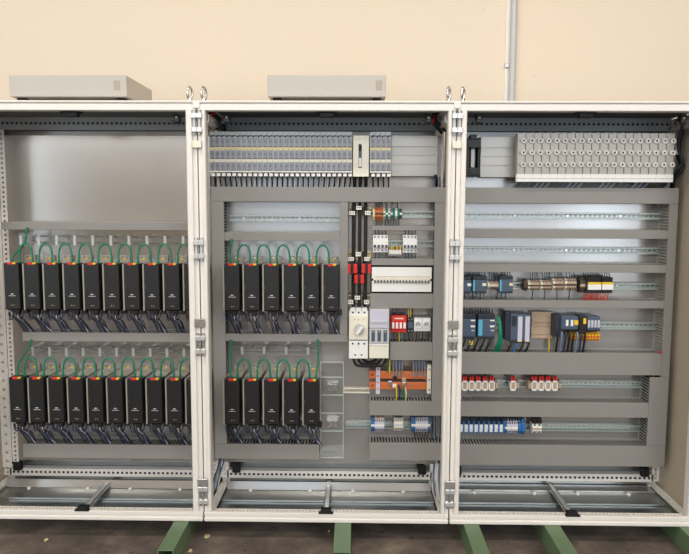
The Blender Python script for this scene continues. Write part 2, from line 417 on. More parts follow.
# debris
for px, py, s, l in ((46, 540, .012, 'small yellow paper scrap on floor below left cabinet'), (207, 536, .016, 'torn yellowish tape scrap on floor below gap between left and middle cabinets'),
                     (329, 531, .006, 'tiny pale crumb on floor just left of the middle beam'), (190, 551, .010, 'pale scrap on floor beside the left green beam end')):
    d = CM @ Vector(((px - 344.5) / F, 1, -(py - 277) / F)); tt = -CZ / d.z; X, Y = CX + d.x * tt, -D + d.y * tt
    pts = [(X + s * random.uniform(.6, 1.3) * math.cos(a * PI / 4), Y + 1.6 * s * random.uniform(.5, 1.2) * math.sin(a * PI / 4)) for a in range(8)]
    single('paper_scrap', MB().prism(pts, 'z', 0.0, .003), 'yellow_cream', l, 'litter', 'scraps on the floor')
# ------------------------------------------------------------------ ducts
def duct(x0, x1, z0, z1, vert, label, yf=YD):
    t = T('cable_duct', label, 'cable duct', ((x0 + x1) / 2, YP, z0), 'grey slotted cable ducts')
    t.part('lid', MB().box(x0, x1, yf, yf + .004, z0, z1, .0012).box(*((x0, x1, yf + .003, yf + .012, z1 - .0025, z1) if not vert else (x0, x0 + .0025, yf + .003, yf + .012, z0, z1)))
           .box(*((x0, x1, yf + .003, yf + .012, z0, z0 + .0025) if not vert else (x1 - .0025, x1, yf + .003, yf + .012, z0, z1))), 'duct')
    m = MB(); yb = YP - .0005; p = .0155
    if not vert:
        m.box(x0, x1, yb - .003, yb, z0, z1)
        for za, zb in ((z1 - .004, z1 - .002), (z0 + .002, z0 + .004)):
            m.box(x0, x1, yb - .009, yb - .003, za, zb)
            n = int((x1 - x0) / p)
            for k in range(n): m.box(x0 + k * p + .002, x0 + k * p + .0078, yf + .004, yb - .009, za, zb)
    else:
        m.box(x0, x1, yb - .003, yb, z0, z1)
        for xa, xb in ((x0 + .002, x0 + .004), (x1 - .004, x1 - .002)):
            m.box(xa, xb, yb - .009, yb - .003, z0, z1)
            n = int((z1 - z0) / p)
            for k in range(n): m.box(xa, xb, yf + .004, yb - .009, z0 + k * p + .002, z0 + k * p + .0078)
    t.part('slotted_channel', m, 'duct_finger')
    wb = MB(); q = .0125
    a0, a1 = (x0, x1) if vert else (z0, z1)
    rows = sorted({round(a0 + .017, 4), round(a1 - .017, 4)})
    for a in rows:
        for yy in (yf + .026, yf + .050, yf + .074, yf + .096):
            if vert: wb.tube([(a, yy, z0 + .004), (a, yy, z1 - .004)], q * .95, 6)
            else: wb.tube([(x0 + .004, yy, a), (x1 - .004, yy, a)], q * .95, 6)
    if a1 - a0 > .05:
        b_ = single('filler_wires', wb, 'wire_dark', 'added dark wires inside the ' + label.replace(' of the ', ' ').replace(' the ', ' '), 'wires'); b_['kind'] = 'stuff'  # wires added within the duct to darken its slots
    return t
def H(x0, x1, y0, y1, label, xm=None):
    a, b, c, d = R4(x0, y0, x1, y1, YD); duct(a, b, c, d, False, label)
def V(x0, x1, y0, y1, label):
    a, b, c, d = R4(x0, y0, x1, y1, YD); duct(a, b, c, d, True, label)
H(1, 192.5, 222.3, 229.9, 'long thin grey duct across the left cabinet above the upper drives')
H(22.5, 192.5, 332.8, 341.5, 'grey duct between the two drive rows of the left cabinet')
H(23, 192.5, 444.7, 458.3, 'wide grey duct along the bottom of the left cabinet plate')
# middle cabinet
XL0, XL1 = -.595, WX(225, 300, YD)
XV0, XV1 = WX(340, 260, YD), WX(347.8, 260, YD)
XR0, XR1 = WX(434, 260, YD), .594
zt0, zt1 = WZ(330, 201.8, YD), WZ(330, 187, YD)
duct(-.595, .594, zt0, zt1, False, 'wide grey duct across the middle cabinet under the fuse rows')
zbl0, zbl1 = WZ(265, 459, YD), WZ(265, 444.3, YD)
duct(XL0, XL1, zbl1 + .001, zt0 - .001, True, 'tall grey vertical duct along the left side of the middle cabinet')
duct(XL0, WX(319, 450, YD), zbl0, zbl1, False, 'grey duct under the lower drives of the middle cabinet')
zc0, zc1 = WZ(265, 341.3, YD), WZ(265, 334, YD)
duct(XL1 + .001, XV1, zc0, zc1, False, 'grey duct between the two drive rows of the middle cabinet')
duct(XV0, XV1, zc1 + .001, zt0 - .001, True, 'narrow vertical duct left of the black power bars in middle cabinet')
duct(XL1 + .001, XV0 - .001, WZ(280, 240.8, YD), WZ(280, 232.5, YD), False, 'thin grey duct just above the upper drives of the middle cabinet')
zr0, zr1 = WZ(405, 415.6, YD), WZ(405, 401.3, YD)
XC0 = WX(370, 300, YD)
duct(XR0, XR1, zr1 + .001, zt0 - .001, True, 'tall grey vertical duct along the right side of the middle cabinet')
duct(WX(369.5, 408, YD), XR1, zr0, zr1, False, 'wide grey duct below the copper bars in the middle cabinet')
duct(WX(369.5, 450, YD), XR1, WZ(405, 460.3, YD), WZ(405, 443, YD), False, 'grey duct at the bottom right of the middle cabinet plate')
for y0, y1, x0, l in ((225.8, 230.4, 371.5, 'thinnest short grey duct under the topmost terminal row of middle cabinet'), (258.5, 265.3, 371.5, 'short grey duct directly above the white breaker panel'),
                      (293.6, 308.3, 370.3, 'broad short grey duct directly below the white breaker panel'), (342, 360.2, 389.8, 'broadest short grey duct under the two white sockets')):
    duct(WX(x0, (y0 + y1) / 2, YD), XR0 - .001, WZ(400, y1, YD), WZ(400, y0, YD), False, l)
# right cabinet
XE = 1.2 + .550
XQ0 = WX(669.5, 210, YD)
XQ1 = WX(649.5, 390, YD)
q0, q1 = WZ(560, 203.4, YD), WZ(560, 187.8, YD)
duct(.622, XE, q0, q1, False, 'wide grey duct across the right cabinet under the screw terminal panel')
zs = WZ(560, 376.5, YD); zbb0, zbb1 = WZ(560, 465.8, YD), WZ(560, 445.4, YD)
duct(XQ0, XE, zs + .001, q0 - .001, True, 'tall vertical duct along the upper right side of the right cabinet')
duct(XQ1, XE, zbb1 + .001, zs, True, 'broader vertical duct along the lower right side of the right cabinet')
duct(.622, XE, zbb0, zbb1, False, 'broad grey duct along the bottom of the right cabinet plate')
for y0, y1, xe, l in ((230, 238.4, XQ0, 'grey duct between the two empty rails of the right cabinet'), (264.6, 272.4, XQ0, 'grey duct just above the slate control modules in right cabinet'),
                      (300.4, 307.8, XQ0, 'grey duct just above the large controllers in right cabinet'), (352.8, 374.7, XQ0, 'broad grey duct above the red-topped terminals in right cabinet'),
                      (402.4, 417.2, XQ1, 'grey duct just above the blue terminal row in right cabinet')):
    duct(.622, xe - .001, WZ(560, y1, YD), WZ(560, y0, YD), False, l)
# ------------------------------------------------------------------ DIN rails
def rail(px0, px1, py, h, label, Y=.340, xa=None, xb=None, slots=True, m='rail'):
    xm = (px0 + px1) / 2
    x0 = WX(px0, py, Y) if xa is None else xa; x1 = WX(px1, py, Y) if xb is None else xb
    zc = WZ(xm, py, Y); hh = h / 2
    t = T('mounting_rail', label, 'rail', ((x0 + x1) / 2, YP, zc - hh), 'slotted mounting rails')
    mb = MB().box(x0, x1, Y, Y + .0015, zc + hh - .006, zc + hh).box(x0, x1, Y, Y + .0015, zc - hh, zc - hh + .006)
    mb.box(x0, x1, Y, YP - .0005, zc + hh - .0075, zc + hh - .006).box(x0, x1, Y, YP - .0005, zc - hh + .006, zc - hh + .0075)
    mb.perf(x0, x1, YP - .003, YP - .0005, zc - hh + .006, zc + hh - .006, .025, .014, .009)
    t.part('rail_profile', mb, m)
    n = max(2, int((x1 - x0) / .25))
    for k in range(n):
        x = x0 + (k + .25) * (x1 - x0) / n
        t.part('screw', MB().disc(x, zc, .006, YP - .007, YP - .0025, 0, 8), 'chrome')
rail(229, 341, 218.3, .032, 'bare slotted rail at top left of the middle cabinet', xa=XL1 + .012)
rail(371, 436, 214.3, .035, 'rail carrying the orange and green terminals in the middle cabinet')
rail(371, 436, 243.8, .035, 'rail carrying the two small white breakers in the middle cabinet')
rail(390, 436, 325, .035, 'rail carrying the red surge arrester and the sockets')
rail(343.5, 369.6, 390.5, .03, 'short bare rail left of the copper bars', m='white_warm')
rail(346, 441, 425.8, .035, 'rail carrying the blue-ended terminal groups at middle cabinet bottom', xb=.545)
for py, h, l in ((216, .034, 'topmost empty slotted rail of the right cabinet'), (250.5, .034, 'second empty slotted rail of the right cabinet'), (286, .035, 'rail carrying the bronze terminals in the right cabinet'),
                 (325.5, .04, 'rail carrying the large controllers in the right cabinet')):
    rail(463, 668, py, h, l, xa=.625, xb=XQ0 - .0)
rail(463, 645, 384.2, .035, 'rail carrying the red-topped terminals in the right cabinet', xa=.625, xb=XQ1)
rail(463, 643, 428, .035, 'rail carrying the blue terminal row in the right cabinet', xa=.625, xb=XQ1)
# ------------------------------------------------------------------ drives
YF = .160
def make_drive(label):
    t = T('servo_drive', label, 'drive', (0, 0, 0), 'black servo drives')
    w, h = .0765, .233
    # local: x from chassis left, y measured from the front (0) back to .1995 (plate), z from 0
    t.part('chassis', MB().box(-.0085, -.001, .004, .214, -.003, h - .002, .001).box(-.001, w - .003, .060, .214, -.004, h - .004, .002), 'drive_grey')
    f = MB().box(.01, .066, .200, .2145, h - .01, h + .028, .001).disc(.026, h + .018, .006, .195, .201, 1).disc(.05, h + .018, .006, .195, .201, 1)
    t.part('mounting_flange', f, ['drive_grey', 'chrome'])
    t.part('warning_tag', MB().box(.030, .046, .198, .2005, h + .006, h + .014), 'yellow')
    c = MB(); c.prism([(0.003, .0), (w - .003, .0), (w, .004), (w, .06), (0, .06), (0, .004)], 'z', .004, h)
    c.prism([(.004, .0), (.045, -.008), (.06, -.008), (.06, .004)], 'x', .004, w - .004)
    cv = t.part('front_cover', c, 'drive_black')
    n = MB(); n.prism([(.001 + .007 * math.cos(a), .118 + .012 * math.sin(a)) for a in [(-PI / 2 + PI * k / 8) for k in range(9)]], 'y', -.0008, .001)
    t.part('latch_notch', n, 'drive_edge', cv)
    lg = MB().box(.031, .045, -.0006, .001, .076, .081).box(.021, .056, -.0006, .001, .068, .0705)
    t.part('logo_print', lg, 'grey_plastic', cv)
    for x in (.034, .045): t.part('indicator_light', MB().disc(x, .022, .0022, -.0008, .001, 0, 8), 'led')
    t.part('connector', MB().box(.021, .044, -.003, .012, h - .007, h + .004, .001), 'red')
    t.part('label_tag', MB().box(.046, .061, -.003, .012, h - .005, h + .004, .001), 'yellow')
    t.part('terminal_socket', MB().box(.014, .06, .02, .05, -.014, .004, .002), 'black')
    return t
proto = None
def green(pts, label):
    mb = MB().tube(pts, .0046, 7)
    for p in (pts[0], pts[-1]):
        if True: mb.tube([(p[0], p[1], p[2] - .004), (p[0], p[1], p[2] + .018)], .0062, 7)
    return single('network_cable', mb, 'green_cable', label, 'cable', 'green network cables on the drives')
def harness(x, z, zd, label, k):
    """plug with strands hanging under a drive into the duct below"""
    t = T('motor_cable', label, 'cable', (x, .2, zd), 'cables under the drives')
    t.part('plug', MB().box(x + .03, x + .056, .185, .215, z - .03, z - .014, .003).box(x + .068, x + .090, .20, .235, z - .026, z + .002, .003), 'black')
    for j, (dx, mt) in enumerate(((.0, 'navy'), (.008, 'lilac'), (.014, 'black'), (.020, 'navy'))):
        r = random.uniform(-.006, .006)
        t.part('strand', MB().tube(bez([(x + .034 + dx * .8, .195 + .003 * j, z - .026), (x + .036 + dx + r, .20, z - .05), (x + .046 + dx * .4 - r, .225 + .012 * j, (z + zd) / 2 - .01), (x + .064 + dx * .7 + 2 * r, .285, zd - .012)], 6), .0028, 6), mt)
    for j, (a, mt) in enumerate(((.004, 'black'), (.012, 'navy'), (.060, 'navy'), (.070, 'blue_grey'))):
        e = random.uniform(-.004, .004); mid = a + (.018 if a < .03 else -.016)
        t.part('strand', MB().tube(bez([(x + a, .195 + .01 * j, z - .016), (x + a + .004 + e, .20 + .008 * j, z - .040), (x + mid, .23, (z + zd) / 2 - .006), (x + mid + .010 + e, .288, zd - .012)], 6), .0024, 6), mt)
    t.part('jumper', MB().tube(bez([(x + .020, .20, z - .014), (x + .014, .20, z - .050), (x + .002, .203, z - .056), (x - .005, .20, z - .020)], 6), .0032, 6), 'navy')
def drive_row(px0, py0, py1, n, row, cab, duct_py, feeder, last=None):
    global proto
    z0 = WZ(200, py1, YF); 
    X0 = WX(px0, (py0 + py1) / 2, YF)
    pitch = .1003 if not (cab == 'middle' and row == 'upper') else .0987
    yc = .205
    h = .233
    zt = z0 + h
    for k in range(n):
        side = ORD[k + 1]
        lab = f'{side} black drive from the left in the {row} row of the {cab} cabinet'
        x = X0 + k * pitch
        if proto is None:
            proto = make_drive(lab).o; o = proto; o.location = (x, YF, z0)
        else: o = dup(proto, (x, YF, z0), lab)
        harness(x, z0, WZ(200, duct_py, YD), f'dark cable bunch under the {side} drive of the {row} row, {cab} cabinet', k)
        if k < n - 1 or last == 'arc':
            green([(p[0], yc + .004 * math.sin(3 * k), p[2]) for p in arc((x + .060, zt - .004), (x + pitch + .026, zt - .004), .099, 16, 0)],
                  f'green cable looping from the {side} to the next drive, {row} row, {cab} cabinet')
    # feeder to the first drive
    pts = [(X0 + .024, yc, zt - .004), (X0 + .026, yc, zt + .022)] + [(WX(a, b, .25), .25, WZ(a, b, .25)) for a, b in feeder]
    green(bez(pts, 8), f'green feeder cable rising from the first drive, {row} row, {cab} cabinet')
    return X0, pitch, zt
drive_row(4.3, 263.0, 310.7, 10, 'upper', 'left', 332.5, [(16, 253), (24, 244), (27, 231)])
drive_row(9.6, 378.3, 424.3, 10, 'lower', 'left', 446, [(19, 363), (26, 352), (31, 343)])
drive_row(224.3, 263.0, 310.7, 6, 'upper', 'middle', 333, [(229.5, 254), (231, 248), (231.5, 242.5)])
X0, pt, zt = drive_row(224.5, 378.3, 424.3, 5, 'lower', 'middle', 444, [(230, 362), (231, 352), (231, 343)])
x = X0 + 4 * pt
green(bez([(x + .058, .205, zt - .004), (x + .060, .21, zt + .03), (WX(318, 362, .25), .25, WZ(318, 362, .25)), (WX(317.5, 343, .25), .25, WZ(317.5, 343, .25))], 8), 'green cable rising from last lower drive of middle cabinet beside the clear cover')
# ------------------------------------------------------------------ clear cover strips with brackets
def clear_strip(px0, px1, py0, py1, label, n, Y=.30):
    X0, X1, Z0, Z1 = R4(px0, py0, px1, py1, Y)
    t = T('clear_guard', label, 'guard', ((X0 + X1) / 2, YP, Z0), 'clear guard strips above the drives')
    m = MB().box(X0, X1, Y, Y + .002, Z0, Z1).box(X0, X1, Y, Y + .03, Z1, Z1 + .002).box(X0, X1, Y, Y + .03, Z0 - .002, Z0)
    t.part('clear_sheet', m, 'acrylic')
    for k in range(n):
        x = X0 + (k + .5) * (X1 - X0) / n
        t.part('bracket', MB().box(x - .007, x + .007, Y + .004, Y + .008, Z0 + .002, Z1 - .012, .001).box(x - .007, x + .007, Y + .004, YP - .0005, Z1 - .014, Z1 - .011), 'alu')
        t.part('bolt', MB().disc(x + .05, (Z0 + Z1) / 2 + .01, .006, YP - .008, YP - .0005, 0, 8), 'chrome')
    for zz in (Z0 + .014, Z1 - .02): t.part('rod', MB().tube([(X0, Y + .045, zz), (X1, Y + .045, zz)], .0022, 6), 'steel')
clear_strip(11, 192, 233.5, 246, 'clear plastic guard strip with metal brackets above upper drives, left cabinet', 10)
clear_strip(24, 192, 346, 357, 'clear plastic guard strip with metal brackets above lower drives, left cabinet', 10)
clear_strip(231, 319, 345, 355, 'clear plastic guard strip with brackets above lower drives, middle cabinet', 4)
# tall clear cover
X0, X1, Z0, Z1 = R4(320.5, 361.5, 343.5, 458, .285)
t = T('clear_cover', 'tall clear plastic cover on the plate right of the lower drives', 'cover', ((X0 + X1) / 2, YP, Z0))
m = MB().box(X0, X1, .285, .287, Z0, Z1).box(X0, X0 + .002, .287, YP - .001, Z0, Z1).box(X1 - .002, X1, .287, YP - .001, Z0, Z1).box(X0, X1, .287, YP - .001, Z1 - .002, Z1).box(X0, X1, .287, YP - .001, Z0, Z0 + .002)
t.part('clear_shell', m, 'acrylic')
t.part('rim', MB().box(X0, X1, .282, .285, Z1 - .005, Z1).box(X0, X1, .282, .285, Z0, Z0 + .005), 'acrylic_edge')
for py in (378, 396, 414, 432): 
    z = WZ(332, py, .285); t.part('cross_rib', MB().box(X0 + .003, X1 - .003, .288, .30, z, z + .005), 'acrylic_edge')
for py in (388, 424):
    z = WZ(332, py, .33)
    t.part('screw_block', MB().box(X0 + .03, X1 - .03, .335, YP - .001, z - .02, z + .02, .002), 'galv')
    for dx in (-.016, .016):
        for dz in (-.01, .01): t.part('bolt', MB().disc((X0 + X1) / 2 + dx, z + dz, .006, .326, .336, 0, 8), 'chrome')
for xx in (X0, X1 - .003): t.part('edge_rib', MB().box(xx, xx + .004, .281, .285, Z0, Z1), 'acrylic_edge')
# ------------------------------------------------------------------ fuse modules, middle top
YM = .215
ztop, zbot = WZ(290, 131, YM), WZ(290, 176.3, YM)
xa, xb = WX(209.2, 153, YM), WX(352.2, 153, YM); mw = (xb - xa) / 27
def zz(py): return WZ(290, py, YM) - zbot
def make_module(label):
    t = T('fuse_module', label, 'fuse module', (0, 0, 0), 'fuse modules along the middle cabinet top')
    w = mw
    b = MB().box(.0003, w - .0003, .006, .12, zz(172.3), zz(136.5), .0015)
    t.part('body', b, 'grey_plastic')
    t.part('hood', MB().box(.0003, w - .0003, .02, .11, zz(136.7), zz(131), .0015), 'grey_plastic')
    t.part('top_terminal', MB().box(w * .2, w * .5, .004, .02, zz(137.6), zz(135.2), .001).box(w * .6, w * .9, .008, .02, zz(137), zz(134.8), .001), 'slate_dark')
    for y0, y1 in ((138.3, 146.4), (151, 158.4), (163.0, 170.2)):
        q = t.part('fuse_window', MB().box(w * .20, w * .84, .0, .008, zz(y1), zz(y0), .001), 'window')
        ym = y0 + (y1 - y0) * .42
        t.part('pull_tab', MB().box(w * .42, w * .62, -.001, .002, zz(ym + 1), zz(ym - .8)), 'slate', q)
        t.part('window_foot', MB().box(w * .15, w * .9, .002, .008, zz(y1 + .5), zz(y1)), 'wood_dark', q)
    t.part('marker_strip', MB().box(.0003, w - .0003, .002, .01, zz(150.0), zz(147.3), .0008), 'yellow_cream')
    t.part('marker_strip', MB().box(.0003, w - .0003, .002, .01, zz(162.2), zz(159.2), .0008), 'white_warm')
    t.part('base_lip', MB().box(.0003, w - .0003, -.001, .02, zz(172.4), zz(170.9), .0008), 'white')
    t.part('cable_clamp', MB().box(w * .3, w * .98, .006, .05, zz(176.3), zz(173.2), .001), 'white')
    return t
mp = None
for k in range(31):
    lab = (f'grey fuse module, {ORD[k + 1]} from the left in the long row, middle cabinet top' if k < 27 else
           f'grey fuse module, {ORD[k - 26]} from the left in the short group of four')
    x = xa + k * mw if k < 27 else WX(369.9, 153, YM) + (k - 27) * mw
    if mp is None: mp = make_module(lab).o; mp.location = (x, YM, zbot)
    else: dup(mp, (x, YM, zbot), lab)
    lab2 = (f'black wire below the {ORD[k + 1]} fuse module of the long row, middle cabinet' if k < 27 else
            f'black wire below the {ORD[k - 26]} fuse module of the short group of four')
    dx = (k - 13) * .0003 if k < 27 else -.006
    zd = WZ(290, 187.2, YD)
    single('black_wire', MB().tube(bez([(x + mw * .62, YM + .03, zbot + .012), (x + mw * .66, YM + .045, zbot - .016), (x + mw * .5 - dx, YD + .04, zd - .012)], 6), .0038, 6), 'black', lab2, 'wire', 'black wires below the fuse modules')
X0, X1, Z0, Z1 = R4(353.2, 135.5, 368.8, 176.5, YM)
t = T('cover_plate', 'pale grey cover plate with an upright slot between the fuse modules', 'cover', ((X0 + X1) / 2, YP, Z0))
sx0, sx1 = WX(358.5, 156, YM), WX(361.8, 156, YM); s0, s1 = WZ(361, 168, YM), WZ(361, 144, YM)
t.part('plate', MB().box(X0, sx0, YM, YM + .003, Z0, Z1).box(sx1, X1, YM, YM + .003, Z0, Z1).box(sx0, sx1, YM, YM + .003, Z0, s0).box(sx0, sx1, YM, YM + .003, s1, Z1)
       .box(X0, X0 + .003, YM + .003, .33, Z0, Z1).box(X1 - .003, X1, YM + .003, .33, Z0, Z1), 'white_warm')
t.part('handle', MB().box(sx0 + .001, sx1 - .001, YM + .006, YM + .02, s0 + .005, s0 + .05, .002), 'white')
t.part('switch', MB().box(sx0, sx1, YM + .008, YM + .02, s0 + .05, s0 + .085, .002), 'slate')
for k, px in enumerate((354.5, 360.3, 366)):
    a, zc = W(px, 176, .25); d_ = WZ(px, 187.4, .29)
    single('power_cable', MB().tube([(a, .25, zc + .01), (a, .262, (zc + d_) / 2), (a, .29, d_ - .01)], .0085, 8), 'rubber', f'thick black cable below the slotted cover plate, {ORD[k + 1]} from left', 'cable', 'thick black cables under the cover plate')
# busbar trays
def tray(px0, px1, py0, py1, label, Y=.315, xa=None, xb=None):
    X0, X1, Z0, Z1 = R4(px0, py0, px1, py1, Y)
    if xb: X1 = xb
    if xa: X0 = xa
    t = T('busbar_tray', label, 'busbar tray', ((X0 + X1) / 2, YP, Z0), 'silver busbar trays')
    h = Z1 - Z0; m = MB(); e = [0, .27, .30, .49, .52, .70, .73, 1]
    for i in range(0, 8, 2): m.box(X0, X1, Y, Y + .02, Z0 + e[i] * h, Z0 + e[i + 1] * h, .001)
    m.box(X0, X1, Y + .004, YP - .001, Z0, Z1)
    t.part('tray_face', m, 'tray')
    return t
tray(391.2, 445, 135.5, 176.2, 'grooved silver tray right of the fuse modules in middle cabinet', xb=.55)
tray(480.5, 516, 136.8, 177.2, 'grooved silver tray left of the screw terminal panel', )
tray(209.5, 391, 135.5, 176.2, 'grooved silver tray behind the fuse modules in middle cabinet', Y=.338)
# ------------------------------------------------------------------ screw terminal panel (right cabinet top)
YT = .225
P0 = WX(516.8, 157, YT); P1 = WX(674.0, 157, YT); zb_, zt_ = WZ(595, 182.2, YT), WZ(595, 132.5, YT)
cw = (P1 - P0) / 19
def tz(py): return WZ(595, py, YT) - zb_
def make_term(label):
    t = T('screw_terminal_module', label, 'terminal module', (0, 0, 0), 'screw terminal modules in the right cabinet')
    m = MB().box(.0006, cw - .0006, .0, .05, tz(174.3), tz(133), .0015)
    t.part('body', m, 'terminal_grey')
    t.part('side_edge', MB().box(.0007, cw * .07, -.004, .004, tz(173), tz(136)), 'bronze')
    t.part('end_strip', MB().box(.0002, cw - .0002, -.003, .02, tz(182), tz(174.2), .001), 'white')
    for k in range(3):
        t.part('wire_hole', MB().disc(cw * (.18 + .32 * k), tz(178.6), .0026, -.0038, -.002, 0, 8), 'black')
    for py in (141, 152.8, 164.8):
        z = tz(py); x = cw * .78
        r = MB(); n = 14
        for a in range(n):
            a0, a1 = 2 * PI * a / n, 2 * PI * (a + 1) / n
            ro, ri = .0135, .0055
            v = [(x + rr * math.cos(q), yy, z + rr * math.sin(q)) for yy in (-.010, .0) for (rr, q) in ((ri, a0), (ro, a0), (ro, a1), (ri, a1))]
            r.add(v, [(0, 1, 2, 3), (1, 5, 6, 2), (0, 3, 7, 4)], 0, True)
        s = t.part('screw_collar', r, 'white')
        t.part('screw', MB().disc(x, z, .0058, -.004, .001, 0, 10), 'slate_dark', s)
        t.part('collar_shade', MB().box(x - .020, x - .0125, -.005, .001, z - .007, z + .007, .002), 'bronze', s)  # brown block stands in for the shadow left of the ring
    t.part('top_clip', MB().box(cw * .3, cw * .6, .01, .03, tz(133), tz(132), .0005), 'slate_dark')
    return t
tp = None
for k in range(19):
    lab = f'pale screw terminal module with three ring screws, {ORD[k + 1]} from left, right cabinet'
    if k == 18: lab = 'pale screw terminal module with three ring screws, at the far right end'
    x = P0 + k * cw
    if tp is None: tp = make_term(lab).o; tp.location = (x, YT, zb_)
    else: dup(tp, (x, YT, zb_), lab)
    for j in range(3):
        xx = x + cw * (.18 + .32 * j); zd = WZ(595, 188, YD)
        single('black_wire', MB().tube([(xx, YT + .012, zb_ + .004), (xx - .004, YT + .02, zb_ - .010), (xx - .018, YD + .012, zd - .004), (xx - .019, YD + .03, zd - .010)], .0038, 6), 'black' if (j + k) % 4 else 'blue_grey',
               f'{ORD[j + 1]} thin wire below the {ORD[k + 1]} screw terminal module from the left', 'wire', 'thin wires below the screw terminals')
# fuse holder at left of right cabinet
X0, X1, Z0, Z1 = R4(467.5, 137, 480.2, 176, .27)
t = T('fuse_holder', 'tall black fuse holder left of the grooved tray in the right cabinet', 'fuse holder', ((X0 + X1) / 2, YP, Z0))
hh = Z1 - Z0
t.part('base', MB().box(X0 + .004, X1 - .004, .34, YP - .0005, Z0, Z1, .002).box(X0, X0 + .012, .28, .34, Z0, Z1, .002).box(X1 - .010, X1, .28, .34, Z0, Z1, .002), 'black')
t.part('upper_terminal', MB().box(X0 - .002, X1 + .002, .265, .34, Z0 + hh * .72, Z1 - .01, .003).box(X0 + .012, X1 - .018, .265, .33, Z1 - .012, Z1 + .012, .003), 'black')
t.part('lower_terminal', MB().box(X0 - .002, X1 + .002, .265, .34, Z0, Z0 + hh * .22, .003).box(X0 + .008, X1 - .01, .26, .30, Z0 + .01, Z0 + .03, .002), 'black')
t.part('fuse_link', MB().box((X0 + X1) / 2 - .011, (X0 + X1) / 2 + .009, .29, .34, Z0 + hh * .22, Z0 + hh * .72, .003), 'grey_plastic')
# ------------------------------------------------------------------ power column (middle)
for k, (a, b, w) in enumerate(((351.6, 355.4, 'left'), (357.8, 361.2, 'middle'), (363.6, 367.2, 'right'))):
    X0, X1, Z0, Z1 = R4(a, 202.5, b, 309, .300)
    t = T('power_bar', f'{w} one of the three tall black insulated power bars', 'busbar', ((X0 + X1) / 2, .3, Z0), 'three black power bars')
    t.part('sleeve', MB().box(X0, X1, .300, .312, Z0, Z1, .004), 'rubber')
    labs = [((348.9, 355, 211.2, 215), (348, 353.9, 257.3, 261), (348, 353.2, 300.2, 304.2)), ((356.2, 361.6, 206, 209.8), (355.6, 361, 252.2, 256.4), (354.6, 360, 296, 299.8)),
            ((365, 370.6, 211, 215), (364.2, 369.6, 257.2, 261), (364, 369.2, 300.2, 304.2))][k]
    for (c, d, e, f) in labs:
        x0, x1, z0, z1 = R4(c, e, d, f, .285)
        tg = t.part('support_clamp', MB().box(x0, x1, .285, .300, z0, z1, .0015), 'white')
        for q in (.3, .7): t.part('clamp_screw', MB().disc(x0 + q * (x1 - x0), (z0 + z1) / 2 + .001, .0034, .2835, .2855, 0, 8), 'slate_dark', tg)
for k, (a, b, y0, y1, lab) in enumerate(((346.8, 357.2, 264, 273.5, 'red and black connector on the left black power bar'), (361.8, 371.2, 264, 273.5, 'red and black connector on the right black power bar'),
                                      (354.2, 364.2, 275, 283.6, 'red and black connector lowest, on the middle black power bar'))):
    X0, X1, Z0, Z1 = R4(a, y0, b, y1, .265); w = X1 - X0
    t = T('fused_connector', lab, 'connector', ((X0 + X1) / 2, .30, Z0), 'red and black bar connectors')
    t.part('core', MB().box(X0 + w * .35, X1 - w * .35, .268, .299, Z0 - .006, Z1 + .006, .002).box(X0 + w * .44, X1 - w * .44, .264, .27, Z0 + .012, Z0 + .028), 'black')
    for p, q in ((X0, X0 + w * .36), (X1 - w * .36, X1)): t.part('red_jaw', MB().box(p, q, .265, .298, Z0, Z1, .003), 'red')
for py0, py1, nm in ((207, 216, 'upper'), (251, 260, 'middle'), (294.5, 303, 'lower')):
    X0, X1, Z0, Z1 = R4(348.2, py0, 371, py1, .33)
    if X0 < XV1 + .003: X0 = XV1 + .003
    t = T('bar_support', f'cream {nm} cross support behind the three black power bars', 'support', ((X0 + X1) / 2, YP, Z0), 'cream supports behind the power bars')
    t.part('body', MB().box(X0, X1, .33, YP - .0005, Z0, Z0 + .012, .001).box(X0, X1, .33, YP - .0005, Z1 - .012, Z1, .001).box(X0, X1, .345, YP - .0005, Z0, Z1), 'yellow_cream')
    t.part('post', MB().box(X0 + .03, X0 + .036, .313, .33, Z0, Z1).box(X1 - .045, X1 - .039, .313, .33, Z0, Z1), 'black')
# motor breaker
Y0 = .225
X0, X1, Z0, Z1 = R4(348.9, 311.5, 368.2, 358.8, Y0); w = X1 - X0; h = Z1 - Z0
t = T('motor_breaker', 'large white breaker with round rotary knob under the black power bars', 'breaker', ((X0 + X1) / 2, YP, Z0))
t.part('body', MB().box(X0, X1, Y0 + .012, YP - .001, Z0, Z1, .003), 'white')
t.part('upper_cover', MB().box(X0 + .001, X1 - .001, Y0, Y0 + .014, Z0 + h * .40, Z1 - .022, .003), 'white_warm')
t.part('lower_cover', MB().box(X0 + .001, X1 - .001, Y0 + .002, Y0 + .014, Z0, Z0 + h * .38, .003), 'white')
t.part('divider', MB().box(X0 + .003, X1 - .003, Y0 + .006, Y0 + .013, Z0 + h * .375, Z0 + h * .41), 'slate')
for q in (.2, .5, .8):
    x = X0 + q * w
    tb = t.part('terminal', MB().box(x - .013, x + .013, Y0 + .008, Y0 + .05, Z1 - .024, Z1 + .016, .002), 'white')
    t.part('terminal_screw', MB().disc(x, Z1 - .006, .005, Y0 + .0065, Y0 + .009, 0, 10), 'slate_dark', tb)
    t.part('terminal_screw', MB().disc(x, Z0 + h * .32, .005, Y0 + .0005, Y0 + .003, 0, 10), 'slate_dark')
for q in (.34, .66): t.part('terminal_screw', MB().disc(X0 + q * w, Z0 + h * .08, .0045, Y0 + .0005, Y0 + .003, 0, 10), 'slate_dark')
for q in (.3, .5, .74): t.part('indicator', MB().disc(X0 + q * w, Z1 - .042, .0025, Y0 - .001, Y0 + .001, 0, 8), 'slate_dark')
